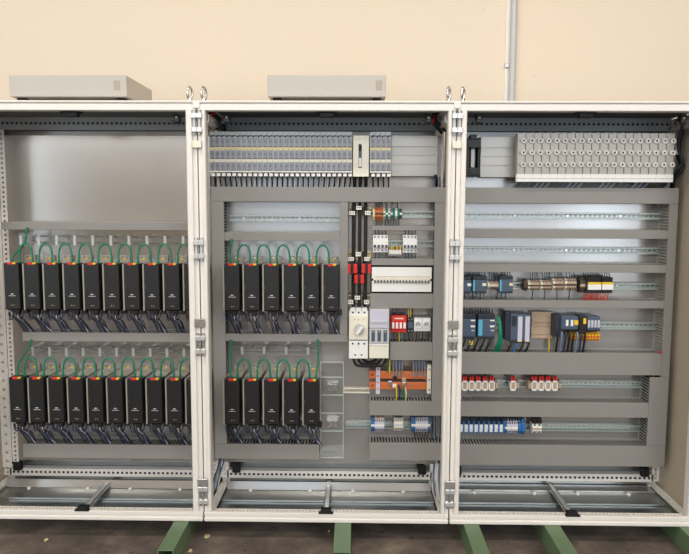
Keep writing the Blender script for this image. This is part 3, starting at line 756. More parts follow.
kx, kz = W(359.3, 329, Y0); kn = t.part('rotary_knob', MB().disc(kx, kz, .026, Y0 - .012, Y0, 0, 24).disc(kx, kz, .02, Y0 - .03, Y0 - .012, 0, 20), 'grey_plastic')
a = math.radians(55); gx, gz = math.cos(a), math.sin(a)
g = MB().prism([(kx + gx * s * .024 - gz * u * .007, kz + gz * s * .024 + gx * u * .007) for s, u in ((-1, -1), (1, -1), (1, 1), (-1, 1))], 'y', Y0 - .046, Y0 - .03)
t.part('knob_grip', g, 'white', kn); t.part('knob_pointer', MB().disc(kx + .001, kz - .022, .004, Y0 - .0135, Y0 - .011, 0, 8), 'black', kn)
# fuse switch
X0, X1, Z0, Z1 = R4(369.2, 309.5, 389.2, 358.5, Y0); w = X1 - X0; h = Z1 - Z0
t = T('fuse_switch', 'white fuse switch with three grey windows right of the rotary breaker', 'switch', ((X0 + X1) / 2, YP, Z0))
t.part('body', MB().box(X0 + .001, X1 - .001, Y0 + .015, YP - .001, Z0, Z1, .003), 'white')
t.part('upper_cover', MB().box(X0 + .001, X1 - .001, Y0 + .002, Y0 + .016, Z0 + h * .62, Z1, .003).box(X0 + .008, X1 - .012, Y0 - .006, Y0 + .003, Z1 - h * .27, Z1 - h * .22, .002), 'lilac')
fr = t.part('window_frame', MB().box(X0 + .001, X1 - .001, Y0, Y0 + .016, Z0 + h * .31, Z0 + h * .61, .002), 'grey_plastic')
for q in (.2, .5, .8):
    x = X0 + q * w
    wd = t.part('fuse_window', MB().box(x - .009, x + .009, Y0 - .003, Y0 + .001, Z0 + h * .35, Z0 + h * .58, .001), 'slate', fr)
    t.part('contact', MB().disc(x, Z0 + h * .55, .0045, Y0 - .0045, Y0 - .002, 0, 8), 'bronze')
t.part('lower_cover', MB().box(X0 + .001, X1 - .001, Y0 + .001, Y0 + .016, Z0, Z0 + h * .25, .003).box(X0 + w * .35, X1 - w * .2, Y0 - .002, Y0 + .002, Z0 + h * .2, Z0 + h * .245, .001), 'white_warm')
t.part('band', MB().box(X0, X1, Y0 + .0, Y0 + .016, Z0 + h * .26, Z0 + h * .30, .002), 'white')
# cables looping under both
for k in range(3):
    xa_, za_ = W(353.5 + 4.3 * k, 358, .27); xb_, zb2 = W(385.5 - 4.2 * k, 358, .27); dp = .036 - .006 * k
    yy = .25 + .02 * k
    single('power_cable', MB().tube(bez([(xa_, yy, za_ + .006), (xa_ + .006, yy, za_ - dp * .5), (xa_ + .028, yy, za_ - dp), (xb_ - .028, yy, zb2 - dp), (xb_ - .006, yy, zb2 - dp * .5), (xb_, yy, zb2 + .006)], 8), .0072, 8), 'rubber',
           f'{("outermost", "middle", "innermost")[k]} black cable looping under the rotary breaker and fuse switch', 'cable', 'black loops under the breaker')
# ------------------------------------------------------------------ small devices on rails
def wires(xs, z0, z1, y0, y1, mats, who, place):
    for k, x in enumerate(xs):
        single('wire', MB().tube([(x, y0, z0), (x + .001, (y0 + y1) / 2, (z0 + z1) / 2), (x + random.uniform(-.003, .003), y1, z1)], .0026, 5), mats[k % len(mats)], f'{ORD[k + 1]} wire from left {place} {who}', 'wire', f'wires {place} {who}')
def pwires(p0, p1, n, py0, py1, Ya, Yb, mats, who, place):
    xm = (p0 + p1) / 2
    wires([WX(p0 + (p1 - p0) * (k + .5) / n, (py0 + py1) / 2, Ya) for k in range(n)], WZ(xm, py0, Ya), WZ(xm, py1, Yb), Ya, Yb, mats, who, place)
def terminal(name, px0, px1, py0, py1, body, label, cat, group, Yf=.285, topm=None, cap=None, screws=2, slotm='slate_dark', tab=None):
    X0, X1, Z0, Z1 = R4(px0, py0, px1, py1, Yf); h = Z1 - Z0; g = .0004
    t = T(name, label, cat, ((X0 + X1) / 2, YP, Z0), group)
    m = MB().prism([(Yf + .012, Z0 + g), (Yf, Z0 + h * .3), (Yf, Z0 + h * .7), (Yf + .012, Z1 - g), (.338, Z1 - g), (.338, Z0 + g)], 'x', X0 + g, X1 - g)
    t.part('body', m, body)
    if screws:
        for zc in (Z0 + h * .16, Z1 - h * .16): t.part('wire_entry', MB().box(X0 + (X1 - X0) * .3, X1 - (X1 - X0) * .3, Yf + .003, Yf + .016, zc - h * .07, zc + h * .07), slotm)
    if topm: t.part('plug', MB().box(X0 + .0015, X1 - .0015, Yf + .004, Yf + .03, Z1 - .001, Z1 + h * .55, .002), topm)
    if cap: t.part('marker', MB().box(X0 + g, X1 - g, Yf - .002, Yf + .001, Z0 + h * .42, Z0 + h * .58), cap)
    return t
# row a
for k in range(4): terminal('terminal_block', 374.9 + 1.95 * k, 376.8 + 1.95 * k, 207.5, 220, 'orange', f'{ORD[k + 1]} orange terminal block from left at the top of middle cabinet', 'terminal', 'orange terminals', cap='wood_dark')
terminal('end_clamp', 372.8, 374.8, 208.5, 219.5, 'yellow_cream', 'cream end clamp left of the orange terminal blocks', 'clamp', None, screws=0)
gm = ['white_warm', 'green_cable', 'white_warm', 'blue_grey', 'green_cable', 'white', 'green_cable', 'slate']
for k in range(8): terminal('terminal_block', 383.4 + 2.35 * k, 385.6 + 2.35 * k, 208.5, 219, gm[k], f'small terminal block, {ORD[k + 1]} right of the orange terminals', 'terminal', 'small mixed terminals beside the orange ones', cap='white' if k % 2 else 'green_cable')
pwires(375, 383, 4, 208, 202.4, .30, .31, ['wood_dark', 'black'], 'the orange terminal blocks', 'above')
pwires(375, 383, 4, 219.5, 226, .30, .30, ['wood_dark'], 'the orange terminal blocks', 'below')
pwires(384, 400, 6, 218.5, 226, .30, .30, ['navy', 'black'], 'the small mixed terminals', 'below')
pwires(384, 400, 3, 209, 202.4, .30, .31, ['black', 'blue', 'navy'], 'the small mixed terminals', 'above')
# row b
def breaker(px0, px1, py0, py1, poles, label, togg='white', tz0=.42, toggle_mat='slate_dark'):
    Yf = .285; X0, X1, Z0, Z1 = R4(px0, py0, px1, py1, Yf); h = Z1 - Z0; w = (X1 - X0) / poles
    t = T('circuit_breaker', label, 'breaker', ((X0 + X1) / 2, YP, Z0), 'small white rail breakers')
    t.part('body', MB().box(X0, X1, Yf + .012, .338, Z0, Z1, .002), 'white')
    t.part('nose', MB().box(X0, X1, Yf - .008, Yf + .014, Z0 + h * .27, Z0 + h * .73, .002), 'white')
    for k in range(poles):
        x = X0 + (k + .5) * w
        for zc in (Z0 + h * .12, Z1 - h * .12): t.part('terminal_screw', MB().disc(x, zc, .0042, Yf + .0105, Yf + .013, 0, 8), 'slate_dark')
        t.part('toggle', MB().box(x - w * .28, x + w * .28, Yf - .016, Yf - .007, Z0 + h * .30, Z0 + h * .44, .001), toggle_mat)
    return t
breaker(372.9, 388.2, 235, 252.5, 4, 'four-pole white breaker on the left of the second small rail')
breaker(403, 417.2, 235, 252.8, 4, 'four-pole white breaker with navy toggles right of the yellow-topped terminals', toggle_mat='navy')
for k in range(7): terminal('terminal_block', 388.9 + 1.8 * k, 390.6 + 1.8 * k, 249.6, 255.8, 'white', f'low white terminal, {ORD[k + 1]} from left between the two small breakers', 'terminal', 'low white terminals between breakers', topm=['bronze', 'yellow', 'yellow', 'green_cable', 'yellow', 'orange', 'yellow'][k], screws=0, Yf=.29)
for nm, a, b in (('the left four-pole breaker', 373.5, 387.5), ('the right four-pole breaker', 403.5, 416.8)):
    pwires(a, b, 4, 236, 229.8, .31, .31, ['wood_dark', 'black'] if a < 380 else ['navy', 'black'], nm, 'above')
    pwires(a, b, 4, 251.5, 259.5, .305, .30, ['black', 'navy', 'green_cable', 'black'] if a < 380 else ['navy', 'black'], nm, 'below')
# breaker panel
X0, X1, Z0, Z1 = R4(371.8, 267.2, 431.6, 291.8, .262)
t = T('breaker_panel', 'white distribution panel with a row of eighteen tiny breakers, middle cabinet', 'panel', ((X0 + X1) / 2, YP, Z0))
sz0, sz1 = WZ(402, 283.3, .262), WZ(402, 276.2, .262)
t.part('face_plate', MB().box(X0, X1, .262, .266, Z0, sz0, .001).box(X0, X1, .262, .266, sz1, Z1, .001).box(X0, X0 + .008, .262, .266, sz0, sz1).box(X1 - .008, X1, .262, .266, sz0, sz1), 'white')
t.part('backing', MB().box(X0 - .004, X1 + .004, .285, YP - .001, Z0 - .006, Z1 + .006), 'black')
bw = (X1 - X0 - .016) / 18
for k in range(18):
    x = X0 + .008 + k * bw
    br = t.part('miniature_breaker', MB().box(x + .0003, x + bw - .0003, .258, .284, sz0 + .001, sz1 - .001, .001), 'white_warm')
    t.part('toggle', MB().box(x + bw * .25, x + bw * .75, .250, .259, sz0 + .003, sz0 + .016, .001), 'slate', br)
for x in (X0 + .003, X1 - .003): t.part('fixing_screw', MB().disc(x, (sz0 + sz1) / 2, .006, .2595, .2625, 0, 8), 'black')
# row d
X0, X1, Z0, Z1 = R4(391.3, 316, 406.5, 332.6, .275); w = X1 - X0; h = Z1 - Z0
t = T('surge_arrester', 'red four-module surge arrester with white label windows', 'surge arrester', ((X0 + X1) / 2, YP, Z0))
t.part('base', MB().box(X0, X1, .285, .338, Z0, Z1, .002), 'red')
for k in range(4):
    x = X0 + k * w / 4
    md = t.part('plug_module', MB().box(x + .0008, x + w / 4 - .0008, .272, .286, Z0 + h * .2, Z1 - h * .25, .002), 'red')
    t.part('label', MB().box(x + .004, x + w / 4 - .004, .2705, .273, Z0 + h * .26, Z0 + h * .62), 'white', md)
t.part('top_band', MB().box(X0 + w * .2, X1 - w * .2, .281, .286, Z1 - h * .2, Z1 - h * .13), 'white_warm')
X0, X1, Z0, Z1 = R4(407.4, 317.5, 413.6, 333.5, .28); h = Z1 - Z0
t = T('relay', 'narrow dark relay between red surge arrester and white sockets', 'relay', ((X0 + X1) / 2, YP, Z0))
t.part('body', MB().box(X0, X1, .288, .338, Z0, Z1, .002), 'slate_dark'); t.part('nose', MB().box(X0 + .002, X1 - .002, .28, .29, Z0 + h * .32, Z0 + h * .7, .002), 'slate')
t.part('screw_row', MB().disc(X0 + .008, Z0 + h * .15, .004, .285, .289, 0, 8).disc(X1 - .008, Z0 + h * .15, .004, .285, .289, 0, 8).disc(X0 + .008, Z1 - h * .13, .004, .285, .289, 0, 8).disc(X1 - .008, Z1 - h * .13, .004, .285, .289, 0, 8), 'chrome')
for k, (a, b) in enumerate(((414.2, 422.4), (422.6, 430.8))):
    X0, X1, Z0, Z1 = R4(a, 318.3, b, 331.5, .28); w = X1 - X0; xc, zc = (X0 + X1) / 2, (Z0 + Z1) / 2
    t = T('socket_outlet', f'{("left", "right")[k]} white rail socket beside the dark relay', 'socket', (xc, YP, Z0), 'white rail sockets')
    m = MB(); n = 20; ro = .0165
    t.part('housing', MB().box(X0, X1, .288, .338, Z0, Z1, .002), 'white')
    for i in range(n):
        a0, a1 = 2 * PI * i / n, 2 * PI * (i + 1) / n
        v = [(xc + r * math.cos(q), y, zc + r * math.sin(q)) for (r, y) in ((ro, .278), (ro + .003, .288), (ro - .003, .287)) for q in (a0, a1)]
        m.add(v, [(0, 1, 3, 2), (0, 1, 5, 4)], 0, True)
    cl = t.part('rim', m, 'white'); 
    t.part('well', MB().disc(xc, zc, ro - .003, .2865, .2885, 0, 18), 'grey_plastic')
    for s in (-1, 1): t.part('pin_hole', MB().disc(xc + s * .006, zc, .0028, .2855, .287, 0, 8), 'black')
pwires(392, 406, 6, 317, 307.6, .30, .31, ['black', 'black', 'navy'], 'the red surge arrester', 'above')
pwires(392, 406, 5, 331.8, 342, .30, .30, ['black', 'wood_dark', 'yellow', 'green_cable', 'black'], 'the red surge arrester', 'below')
pwires(407.5, 413.5, 3, 318.5, 307.6, .295, .30, ['yellow', 'yellow', 'black'], 'the dark relay', 'above')
pwires(407.5, 413.5, 3, 332.5, 342, .295, .30, ['black', 'navy', 'wood_dark'], 'the dark relay', 'below')
pwires(415, 430, 5, 330.6, 342, .30, .30, ['black', 'wood_dark'], 'the two white sockets', 'below')
# copper bars
for k, (y0, y1, w) in enumerate(((371.3, 378.8, 'upper'), (382.2, 389.3, 'lower'))):
    X0, X1, Z0, Z1 = R4(369.2, y0, 428, y1, .300)
    t = T('copper_busbar', f'{w} of the two flat copper busbars in the middle cabinet', 'busbar', ((X0 + X1) / 2, YP, Z0), 'flat copper busbars')
    t.part('bar', MB().box(X0, X1, .300, .306, Z0, Z1, .001), 'copper')
    zc = (Z0 + Z1) / 2
    t.part('end_hole', MB().disc(X0 + .016, zc, .005, .2992, .301, 0, 10), 'black')
    for j, px in enumerate((392.5, 397, 402, 409, 415, 420, 425) if k == 0 else (389.5, 393, 399, 405, 411)):
        x = WX(px, 380, .29); t.part('clamp_bolt', MB().disc(x, zc + random.uniform(-.006, .006), .0055, .291, .3005, 0, 6), 'chrome')
X0, X1, Z0, Z1 = R4(376, 364.5, 380, 394, .292)
t = T('busbar_support', 'white punched support strip across left end of copper bars', 'support', ((X0 + X1) / 2, YP, Z0), 'supports of the copper bars')
t.part('strip', MB().perf(X0, X1, .292, .2995, Z0, Z1, .034, .009, .008, 'z'), 'lilac')
t.part('standoff', MB().box(X0 + .003, X1 - .003, .3065, YP - .001, Z1 - .02, Z1 - .003, .002).box(X0 + .003, X1 - .003, .3065, YP - .001, Z0 + .003, Z0 + .018, .002), 'white')
X0, X1, Z0, Z1 = R4(427, 364.5, 431, 393.5, .292)
t = T('busbar_support', 'cream upright block holding the right end of copper bars', 'support', ((X0 + X1) / 2, YP, Z0), 'supports of the copper bars')
t.part('block', MB().box(X0, X1, .285, .2995, Z0, Z1, .002).box(X0 + .002, X1 - .002, .3065, YP - .001, Z0, Z1, .002), 'white_warm')
for q in (.15, .5, .85): t.part('bolt', MB().disc((X0 + X1) / 2, Z0 + q * (Z1 - Z0), .0045, .281, .286, 0, 8), 'chrome')
# lug wires onto copper
lw = [(393.3, 'left'), (396.3, 'left'), (399.4, 'left'), (402.2, 'left'), (413.5, 'right'), (416.3, 'right'), (419.2, 'right'), (422, 'right'), (424.7, 'right')]
cnt = {'left': 0, 'right': 0}
for px, g in lw:
    cnt[g] += 1; x, z0 = W(px, 376, .285); z1 = WZ(px, 359.5, .30); zm = WZ(px, 369, .285)
    t = T('lug_wire', f'{ORD[cnt[g]]} blue-grey lug wire from left, {g} bunch on the upper copper bar', 'wire', (x, .285, z0), 'lug wires on the copper bars')
    t.part('insulation', MB().tube([(x, .287, zm), (x, .29, (zm + z1) / 2), (x, .30, z1 + .004)], .0048, 7), 'blue_grey')
    t.part('lug', MB().box(x - .0045, x + .0045, .287, .2905, z0 - .004, zm - .01, .001).tube([(x, .288, zm - .014), (x, .287, zm + .004)], .0052, 8), 'chrome')
for k, (px, mt, nm) in enumerate(((389.6, 'yellow', 'yellow'), (388.2, 'green_cable', 'green'))):
    x, z0 = W(px, 373, .29); single('wire', MB().tube([(x, .29, z0), (x, .29, WZ(px, 359, .30))], .004, 6), mt, f'{nm} earth wire dropping to the copper bars at their left', 'wire')
for k, (px, py, mt) in enumerate(((396, 392, 'yellow'), (399, 391, 'navy'), (402.5, 393, 'green_cable'), (405.5, 394, 'yellow_cream'))):
    x, z0 = W(px, py - 6, .285); z1 = WZ(px, 401, .29)
    single('wire', MB().tube(bez([(x, .285, z0), (x + .004, .283, (z0 + z1) / 2), (x + .002, .30, z1 - .004)], 5), .004, 6), mt, f'{("yellow", "navy", "green", "cream")[k]} wire hanging below the lower copper bar', 'wire', 'wires below the copper bars')
for k, (px, py) in enumerate(((390, 383), (395, 378), (394.5, 386), (404, 379.8), (404, 384))):
    X0, X1, Z0, Z1 = R4(px - 2, py - 1.8, px + 2, py + 1.8, .283)
    single('busbar_clamp', MB().box(X0, X1, .283, .2985, Z0, Z1, .002).disc((X0 + X1) / 2, (Z0 + Z1) / 2, .006, .278, .283, 0, 8), ['chrome', 'black', 'white_warm', 'bronze', 'chrome'][k],
           ('steel clamp at left between the two copper bars', 'black clamp on lower edge of the upper copper bar', 'cream clamp on the lower copper bar', 'bronze clamp between the copper bars at mid-length', 'steel clamp on the lower copper bar at mid-length')[k], 'clamp', 'clamps on the copper bars')
# bottom terminal row
def tgroup(px0, px1, n, py0, py1, body, who, first=None, lastm=None, cap=None, topm=None, name='terminal_block', Yf=.285):
    w = (px1 - px0) / n
    for k in range(n):
        b = first if (k < (2 if n > 6 else 1) and first) else lastm if (k == n - 1 and lastm) else body
        terminal(name, px0 + k * w, px0 + (k + 1) * w - .05, py0, py1, b, f'{ORD[k + 1]} terminal from the left in {who}', 'terminal', 'terminals in ' + who, cap=cap, topm=topm, Yf=Yf)
tgroup(371.0, 384.3, 7, 418.6, 432.2, 'lilac', 'the left blue-ended group of middle cabinet bottom row', 'blue', None, 'white')
tgroup(394, 403.3, 5, 418.4, 431.4, 'white_warm', 'the central white group of middle cabinet bottom row', None, None, 'lilac')
tgroup(411.4, 430.2, 9, 417.8, 432.6, 'lilac', 'the right blue-ended group of middle cabinet bottom row', 'blue', 'blue', 'white')
pwires(374, 382, 3, 420, 415.4, .295, .30, ['yellow', 'orange', 'yellow'], 'the left blue-ended group', 'above')
pwires(395, 403, 4, 419.5, 415.4, .295, .30, ['slate_dark'], 'the central white group', 'above')
pwires(413, 429, 8, 419, 415.4, .295, .30, ['slate_dark', 'navy'], 'the right blue-ended group', 'above')
pwires(413, 429, 6, 431.5, 437.5, .295, .30, ['black', 'navy'], 'the right blue-ended group', 'below')
pwires(431.5, 440, 5, 417, 440, .31, .31, ['slate_dark', 'blue_grey', 'black'], 'the blue-ended group, near the frame,', 'right of')
# ------------------------------------------------------------------ right cabinet devices
def module(px0, px1, py0, py1, label, Yf=.265, stripe=False, tags=(), body='slate', hood=True, name='control_module', lowlip=True, strips=()):
    X0, X1, Z0, Z1 = R4(px0, py0, px1, py1, Yf); w, h = X1 - X0, Z1 - Z0
    t = T(name, label, 'control module', ((X0 + X1) / 2, YP, Z0), 'control modules in the right cabinet')
    t.part('housing', MB().box(X0, X1, Yf + .006, .338, Z0, Z1, .003), body)
    fc = t.part('front_cover', MB().box(X0 + .001, X1 - .001, Yf, Yf + .008, Z0 + h * .08, Z1 - h * (.18 if hood else .03), .002), body)
    if hood: t.part('terminal_hood', MB().box(X0, X1, Yf + .004, Yf + .03, Z1 - h * .17, Z1 + h * .04, .003), 'slate_dark')
    if lowlip: t.part('lower_lip', MB().box(X0 + .001, X1 - .001, Yf + .002, Yf + .02, Z0 - h * .03, Z0 + h * .07, .002), 'slate_dark')
    if stripe: t.part('colour_stripe', MB().box(X0 + w * .02, X0 + w * stripe, Yf - .0012, Yf + .001, Z0 + h * .12, Z1 - h * .2), 'cyan', fc)
    for (u0, u1, v0, v1, mt) in tags: t.part('label_tag', MB().box(X0 + w * u0, X0 + w * u1, Yf - .0014, Yf + .001, Z0 + h * v0, Z0 + h * v1), mt, fc)
    return t
module(461, 471.6, 277.5, 293, 'leftmost slate module of the upper device row, beside the frame', tags=((.6, .95, .45, .62, 'white'),))
module(472.8, 487, 277, 293, 'slate module with cyan stripe beside the leftmost one, upper device row', stripe=.14, tags=((.68, .95, .45, .62, 'white_warm'),))
module(499.6, 513.2, 276.8, 293, 'slate module with cyan stripe standing alone, right of bronze terminals', stripe=.14, tags=((.72, .96, .45, .62, 'yellow_cream'),))
tgroup(487.6, 498.8, 5, 281.5, 289.2, 'bronze', 'the bronze group between slate modules', 'white_warm', None, 'white_warm')
for gi, (a, b) in enumerate(((528.2, 539.6), (540.8, 551.6), (553, 563.8), (565, 576.6))):
    tgroup(a, b, 5, 280.4 - (1.6 if gi > 1 else 0), 290.8, 'bronze', f'the {ORD[gi + 1]} of four bronze groups in the right cabinet', 'white_warm', None, 'wood_dark')
    pwires(a + 1, b - 1, 4, 281, 271.6, .295, .31, ['navy', 'black', 'slate'], f'the {ORD[gi + 1]} of the bronze groups', 'above')
    pwires(a + 2, b - 5, 1, 290, 300, .295, .30, ['black', 'navy'], f'the {ORD[gi + 1]} of the bronze groups', 'below')
terminal('end_clamp', 524.2, 528, 279.8, 291, 'wood_dark', 'dark end clamp left of the bronze terminal groups', 'clamp', None, screws=0)
pwires(463, 486, 10, 279, 271.6, .29, .31, ['slate_dark', 'navy'], 'the two left slate modules', 'above')
pwires(463, 486, 6, 292, 300, .285, .30, ['black', 'blue_grey'], 'the two left slate modules', 'below')
pwires(488, 498, 4, 282, 271.6, .295, .31, ['navy', 'slate'], 'the bronze group between modules', 'above')
pwires(501, 512, 4, 279, 271.6, .29, .31, ['slate_dark', 'navy'], 'the lone cyan-striped module', 'above')
pwires(495, 508, 3, 291, 300, .285, .30, ['black', 'blue'], 'the lone cyan-striped module', 'below')
# relays with yellow/white labels
for k, (a, b) in enumerate(((586.5, 601.2), (602.2, 613.2))):
    X0, X1, Z0, Z1 = R4(a, 277.5, b, 293.2, .268); w, h = X1 - X0, Z1 - Z0
    t = T('relay_block', f'{("left", "right")[k]} black relay block with yellow and white label', 'relay', ((X0 + X1) / 2, YP, Z0), 'black relay blocks with yellow labels')
    t.part('body', MB().box(X0, X1, .275, .338, Z0, Z1, .002), 'black')
    t.part('clip_bar', MB().box(X0 + .004, X1 - .002, .27, .28, Z1 - h * .22, Z1 - .002, .002), 'rubber')
    t.part('label_plate', MB().box(X0 + .008 * (1 - k), X1, .266, .276, Z0 + h * .22, Z0 + h * .56), 'white')
    t.part('label_band', MB().box(X0 + .008 * (1 - k), X1, .2655, .276, Z0 + h * .56, Z0 + h * .70), 'yellow')
terminal('end_clamp', 580.2, 586, 277.6, 293, 'wood_dark', 'dark brown end block left of the yellow-labelled relays', 'clamp', None, cap='bronze')
pwires(583, 611, 12, 279, 272, .29, .31, ['black', 'slate_dark'], 'the yellow-labelled relays', 'above')
pwires(583.5, 609, 13, 292.5, 300.5, .285, .295, ['red', 'red', 'orange'], 'the yellow-labelled relays', 'below')
# row 4
module(458.5, 475.8, 315, 338.5, 'slate controller with cyan stripe partly behind the left frame, lower device row', stripe=.12, tags=((.70, .96, .74, .80, 'white'), (.70, .96, .48, .56, 'white'), (.75, .95, .32, .37, 'lilac')))
module(478, 495, 315, 338.5, 'slate controller with wide cyan stripe beside the green cables', stripe=.26, tags=((.70, .96, .74, .80, 'white'), (.70, .96, .48, .56, 'white'), (.75, .95, .32, .37, 'lilac')))
module(510.5, 530.8, 314.5, 342.5, 'slate controller with two tall white label strips', hood=False, tags=((.06, .28, .58, .95, 'slate_dark'), (.36, .58, .08, .93, 'lilac'), (.72, .94, .08, .93, 'lilac'), (.36, .58, .03, .08, 'yellow_cream'), (.72, .94, .03, .08, 'yellow_cream')), body='slate')
X0, X1, Z0, Z1 = R4(505, 312, 510.3, 340, .275)
single('end_module', MB().box(X0, X1, .275, .338, Z0, Z1, .003).box(X0 - .006, X0 + .002, .29, .33, Z0 + .03, Z1 - .03, .002), 'slate_dark', 'dark narrow module left of the white-striped controller', 'control module')
X0, X1, Z0, Z1 = R4(531.3, 311.8, 552.5, 338.2, .335)
t = T('backplate_rail', 'bronze ribbed backplate behind the white-striped controller', 'rail', ((X0 + X1) / 2, YP, Z0))
h = Z1 - Z0; mm = MB().box(X0, X1, .336, .3395, Z0, Z1)
for q in (0, .14, .46, .60, .86): mm.box(X0, X1, .331, .337, Z0 + q * h, Z0 + (q + .12) * h, .001)
t.part('rib_profile', mm, 'bronze'); t.part('screw', MB().disc(WX(547.5, 323, .335), WZ(547.5, 323, .335), .006, .329, .3365, 0, 8), 'chrome')
# cables
for k in range(4):
    x, z0 = W(496.6 + 1.1 * k, 317, .27); z1 = WZ(495, 353, .28); xe = WX(494 + 1.8 * k, 353, .28)
    single('network_cable', MB().tube(bez([(x, .272 + .004 * k, z0), (x + .012 - .002 * k, .262, z0 - .05), (x + .010, .262, z0 - .12), (xe, .29, z1 - .004)], 8), .0042, 7), 'green_cable', f'{ORD[k + 1]} green cable from left beside the wide-striped controller', 'cable', 'green cables beside the controller')
pwires(460, 494, 12, 316, 308.4, .29, .31, ['slate_dark', 'black', 'navy'], 'the two cyan-striped controllers', 'above')
def fan(px0, px1, n, py0, py1, dx, mats, who):
    for k in range(n):
        a, b = W(px0 + (px1 - px0) * k / max(1, n - 1), py0, .28); c, d_ = W(px0 + (px1 - px0) * k / max(1, n - 1) + dx, py1, .29)
        single('cable', MB().tube(bez([(a, .28, b + .006), (a + (c - a) * .3, .272, b - .02), (c, .292, d_ - .004)], 6), .0055, 7), mats[k % len(mats)], f'{ORD[k + 1]} slanting cable from left under {who}', 'cable', f'slanting cables under {who}')
fan(466, 491, 5, 339, 353, -7, ['black', 'slate_dark', 'black'], 'the two cyan-striped controllers')
fan(511, 529, 4, 342.5, 353, -5, ['black', 'blue', 'black', 'black'], 'the white-striped controller')
X0, X1, Z0, Z1 = R4(469.5, 341, 473, 344.8, .268); single('cable_tag', MB().box(X0, X1, .268, .273, Z0, Z1, .001), 'yellow', 'small yellow tag on a cable under the leftmost controller', 'tag')
module(561, 578.4, 316.5, 330, 'slate input module with two white and one yellow label', hood=False, tags=((.28, .42, .3, .75, 'white'), (.56, .70, .3, .75, 'white'), (.76, .99, .38, .74, 'yellow')), body='slate')
X0, X1, Z0, Z1 = R4(553.5, 314.5, 560.7, 337, .28)
single('end_module', MB().box(X0, X1, .28, .338, Z0, Z1, .003).box(X0 + .006, X1 - .006, .275, .281, Z0 + .03, Z1 - .03, .002), 'slate_dark', 'dark end module left of the white and yellow labelled module', 'control module')
module(579, 586.6, 315.8, 332, 'narrow black module with one yellow label', hood=False, tags=((.55, .92, .5, .85, 'yellow'),), body='black')
module(587.2, 600.6, 316.6, 331, 'slate module with four narrow white labels', hood=False, tags=[(.06 + .24 * k, .22 + .24 * k, .25, .75, 'lilac') for k in range(4)])
for k in range(10):
    a = 571 + 2.95 * k
    terminal('plug_terminal', a, a + 2.3, 332.6, 341.2, 'yellow', f'red and yellow plug terminal, {ORD[k + 1]} from left under the labelled modules', 'terminal', 'red and yellow plug terminals', cap='red', Yf=.282, screws=2, slotm='red')
fan(558, 585, 8, 333, 353, -2.5, ['black', 'blue_grey', 'navy', 'black'], 'the white and yellow labelled modules')
x, z0 = W(549, 342, .33); single('wire', MB().tube([(x, .335, z0 + .02), (x + .003, .335, z0 - .01), (x, .33, WZ(548, 353, .32))], .004, 6), 'yellow', 'short yellow-green earth wire right of the bronze backplate', 'wire')
# row 5: red-topped terminals
def redterm(px, label, w=6.3):
    X0, X1, Z0, Z1 = R4(px, 381, px + w, 391, .285); ww = X1 - X0; h = Z1 - Z0
    t = T('fuse_terminal', label, 'terminal', ((X0 + X1) / 2, YP, Z0), 'white terminals with red plugs')
    t.part('frame', MB().box(X0, X0 + ww * .2, .285, .338, Z0, Z1, .001).box(X1 - ww * .2, X1, .285, .338, Z0, Z1, .001).box(X0, X1, .285, .338, Z1 - h * .16, Z1, .001).box(X0, X1, .285, .338, Z0, Z0 + h * .16, .001), 'white')
    t.part('insert', MB().box(X0 + ww * .2, X1 - ww * .2, .29, .338, Z0 + h * .16, Z1 - h * .16).box(X0 + ww * .2, X0 + ww * .55, .286, .291, Z0 + h * .46, Z0 + h * .62), 'bronze')
    for q in (.18, .56):
        t.part('red_plug', MB().prism([(X0 + ww * q, Z1 - .001), (X0 + ww * (q + .28), Z1 - .001), (X0 + ww * (q + .24), Z1 + h * .42), (X0 + ww * (q + .05), Z1 + h * .42)], 'y', .292, .318), 'red')
for k in range(5): redterm(461.8 + 6.75 * k, f'white terminal with red plugs, {ORD[k + 1]} from left in the group of five')
redterm(510.2, 'white terminal with red plugs standing alone between the two groups')
for k in range(4): redterm(531.4 + 6.85 * k, f'white terminal with red plugs, {ORD[k + 1]} from left in the group of four')
for px, l in ((495.8, 'bronze end clamp right of the five red-topped terminals'), (517, 'bronze end clamp right of the lone red-topped terminal'), (528.6, 'bronze end clamp left of the four red-topped terminals'), (559, 'bronze end clamp right of the four red-topped terminals')):
    terminal('end_clamp', px, px + 2.2, 381.5, 391, 'bronze', l, 'clamp', 'bronze end clamps')
# row 6
for k in range(9):
    a = 459.6 + 5.0 * k
    X0, X1, Z0, Z1 = R4(a, 421, a + 4.9, 433.5, .285); h = Z1 - Z0; w = X1 - X0
    t = T('terminal_block', f'white terminal block with blue divider, {ORD[k + 1]} from left in the bottom row', 'terminal', ((X0 + X1) / 2, YP, Z0), 'blue-divided terminals in the bottom row')
    t.part('body', MB().box(X0, X1 - w * .3, .288, .338, Z0 + h * .1, Z1 - h * .3, .001).box(X0, X1 - w * .3, .284, .289, Z0 + h * .38, Z0 + h * .58, .001), 'white')
    t.part('divider', MB().box(X1 - w * .3, X1 - .0004, .278, .338, Z0, Z1, .002), 'blue')
    t.part('jumper', MB().box(X0, X1 - w * .3, .287, .30, Z1 - h * .28, Z1 - h * .05, .001), 'slate_dark')
tgroup(505, 518, 6, 421.5, 434, 'lilac', 'the pale group right of the blue dividers', 'blue', None, 'white')
terminal('end_clamp', 518.6, 521.6, 421, 434.4, 'blue', 'blue end clamp closing the pale terminal group', 'clamp', None)
terminal('end_clamp', 522, 525.4, 419.5, 435.4, 'blue', 'large blue end plate at right of the bottom terminal row', 'clamp', None)
for k in range(2):
    terminal('terminal_block', 532.4 + 4.9 * k, 537.1 + 4.9 * k, 424, 433.8, 'white', f'{("left", "right")[k]} white terminal of the lone pair in the bottom row', 'terminal', 'lone white terminal pair', topm='black', cap='bronze')
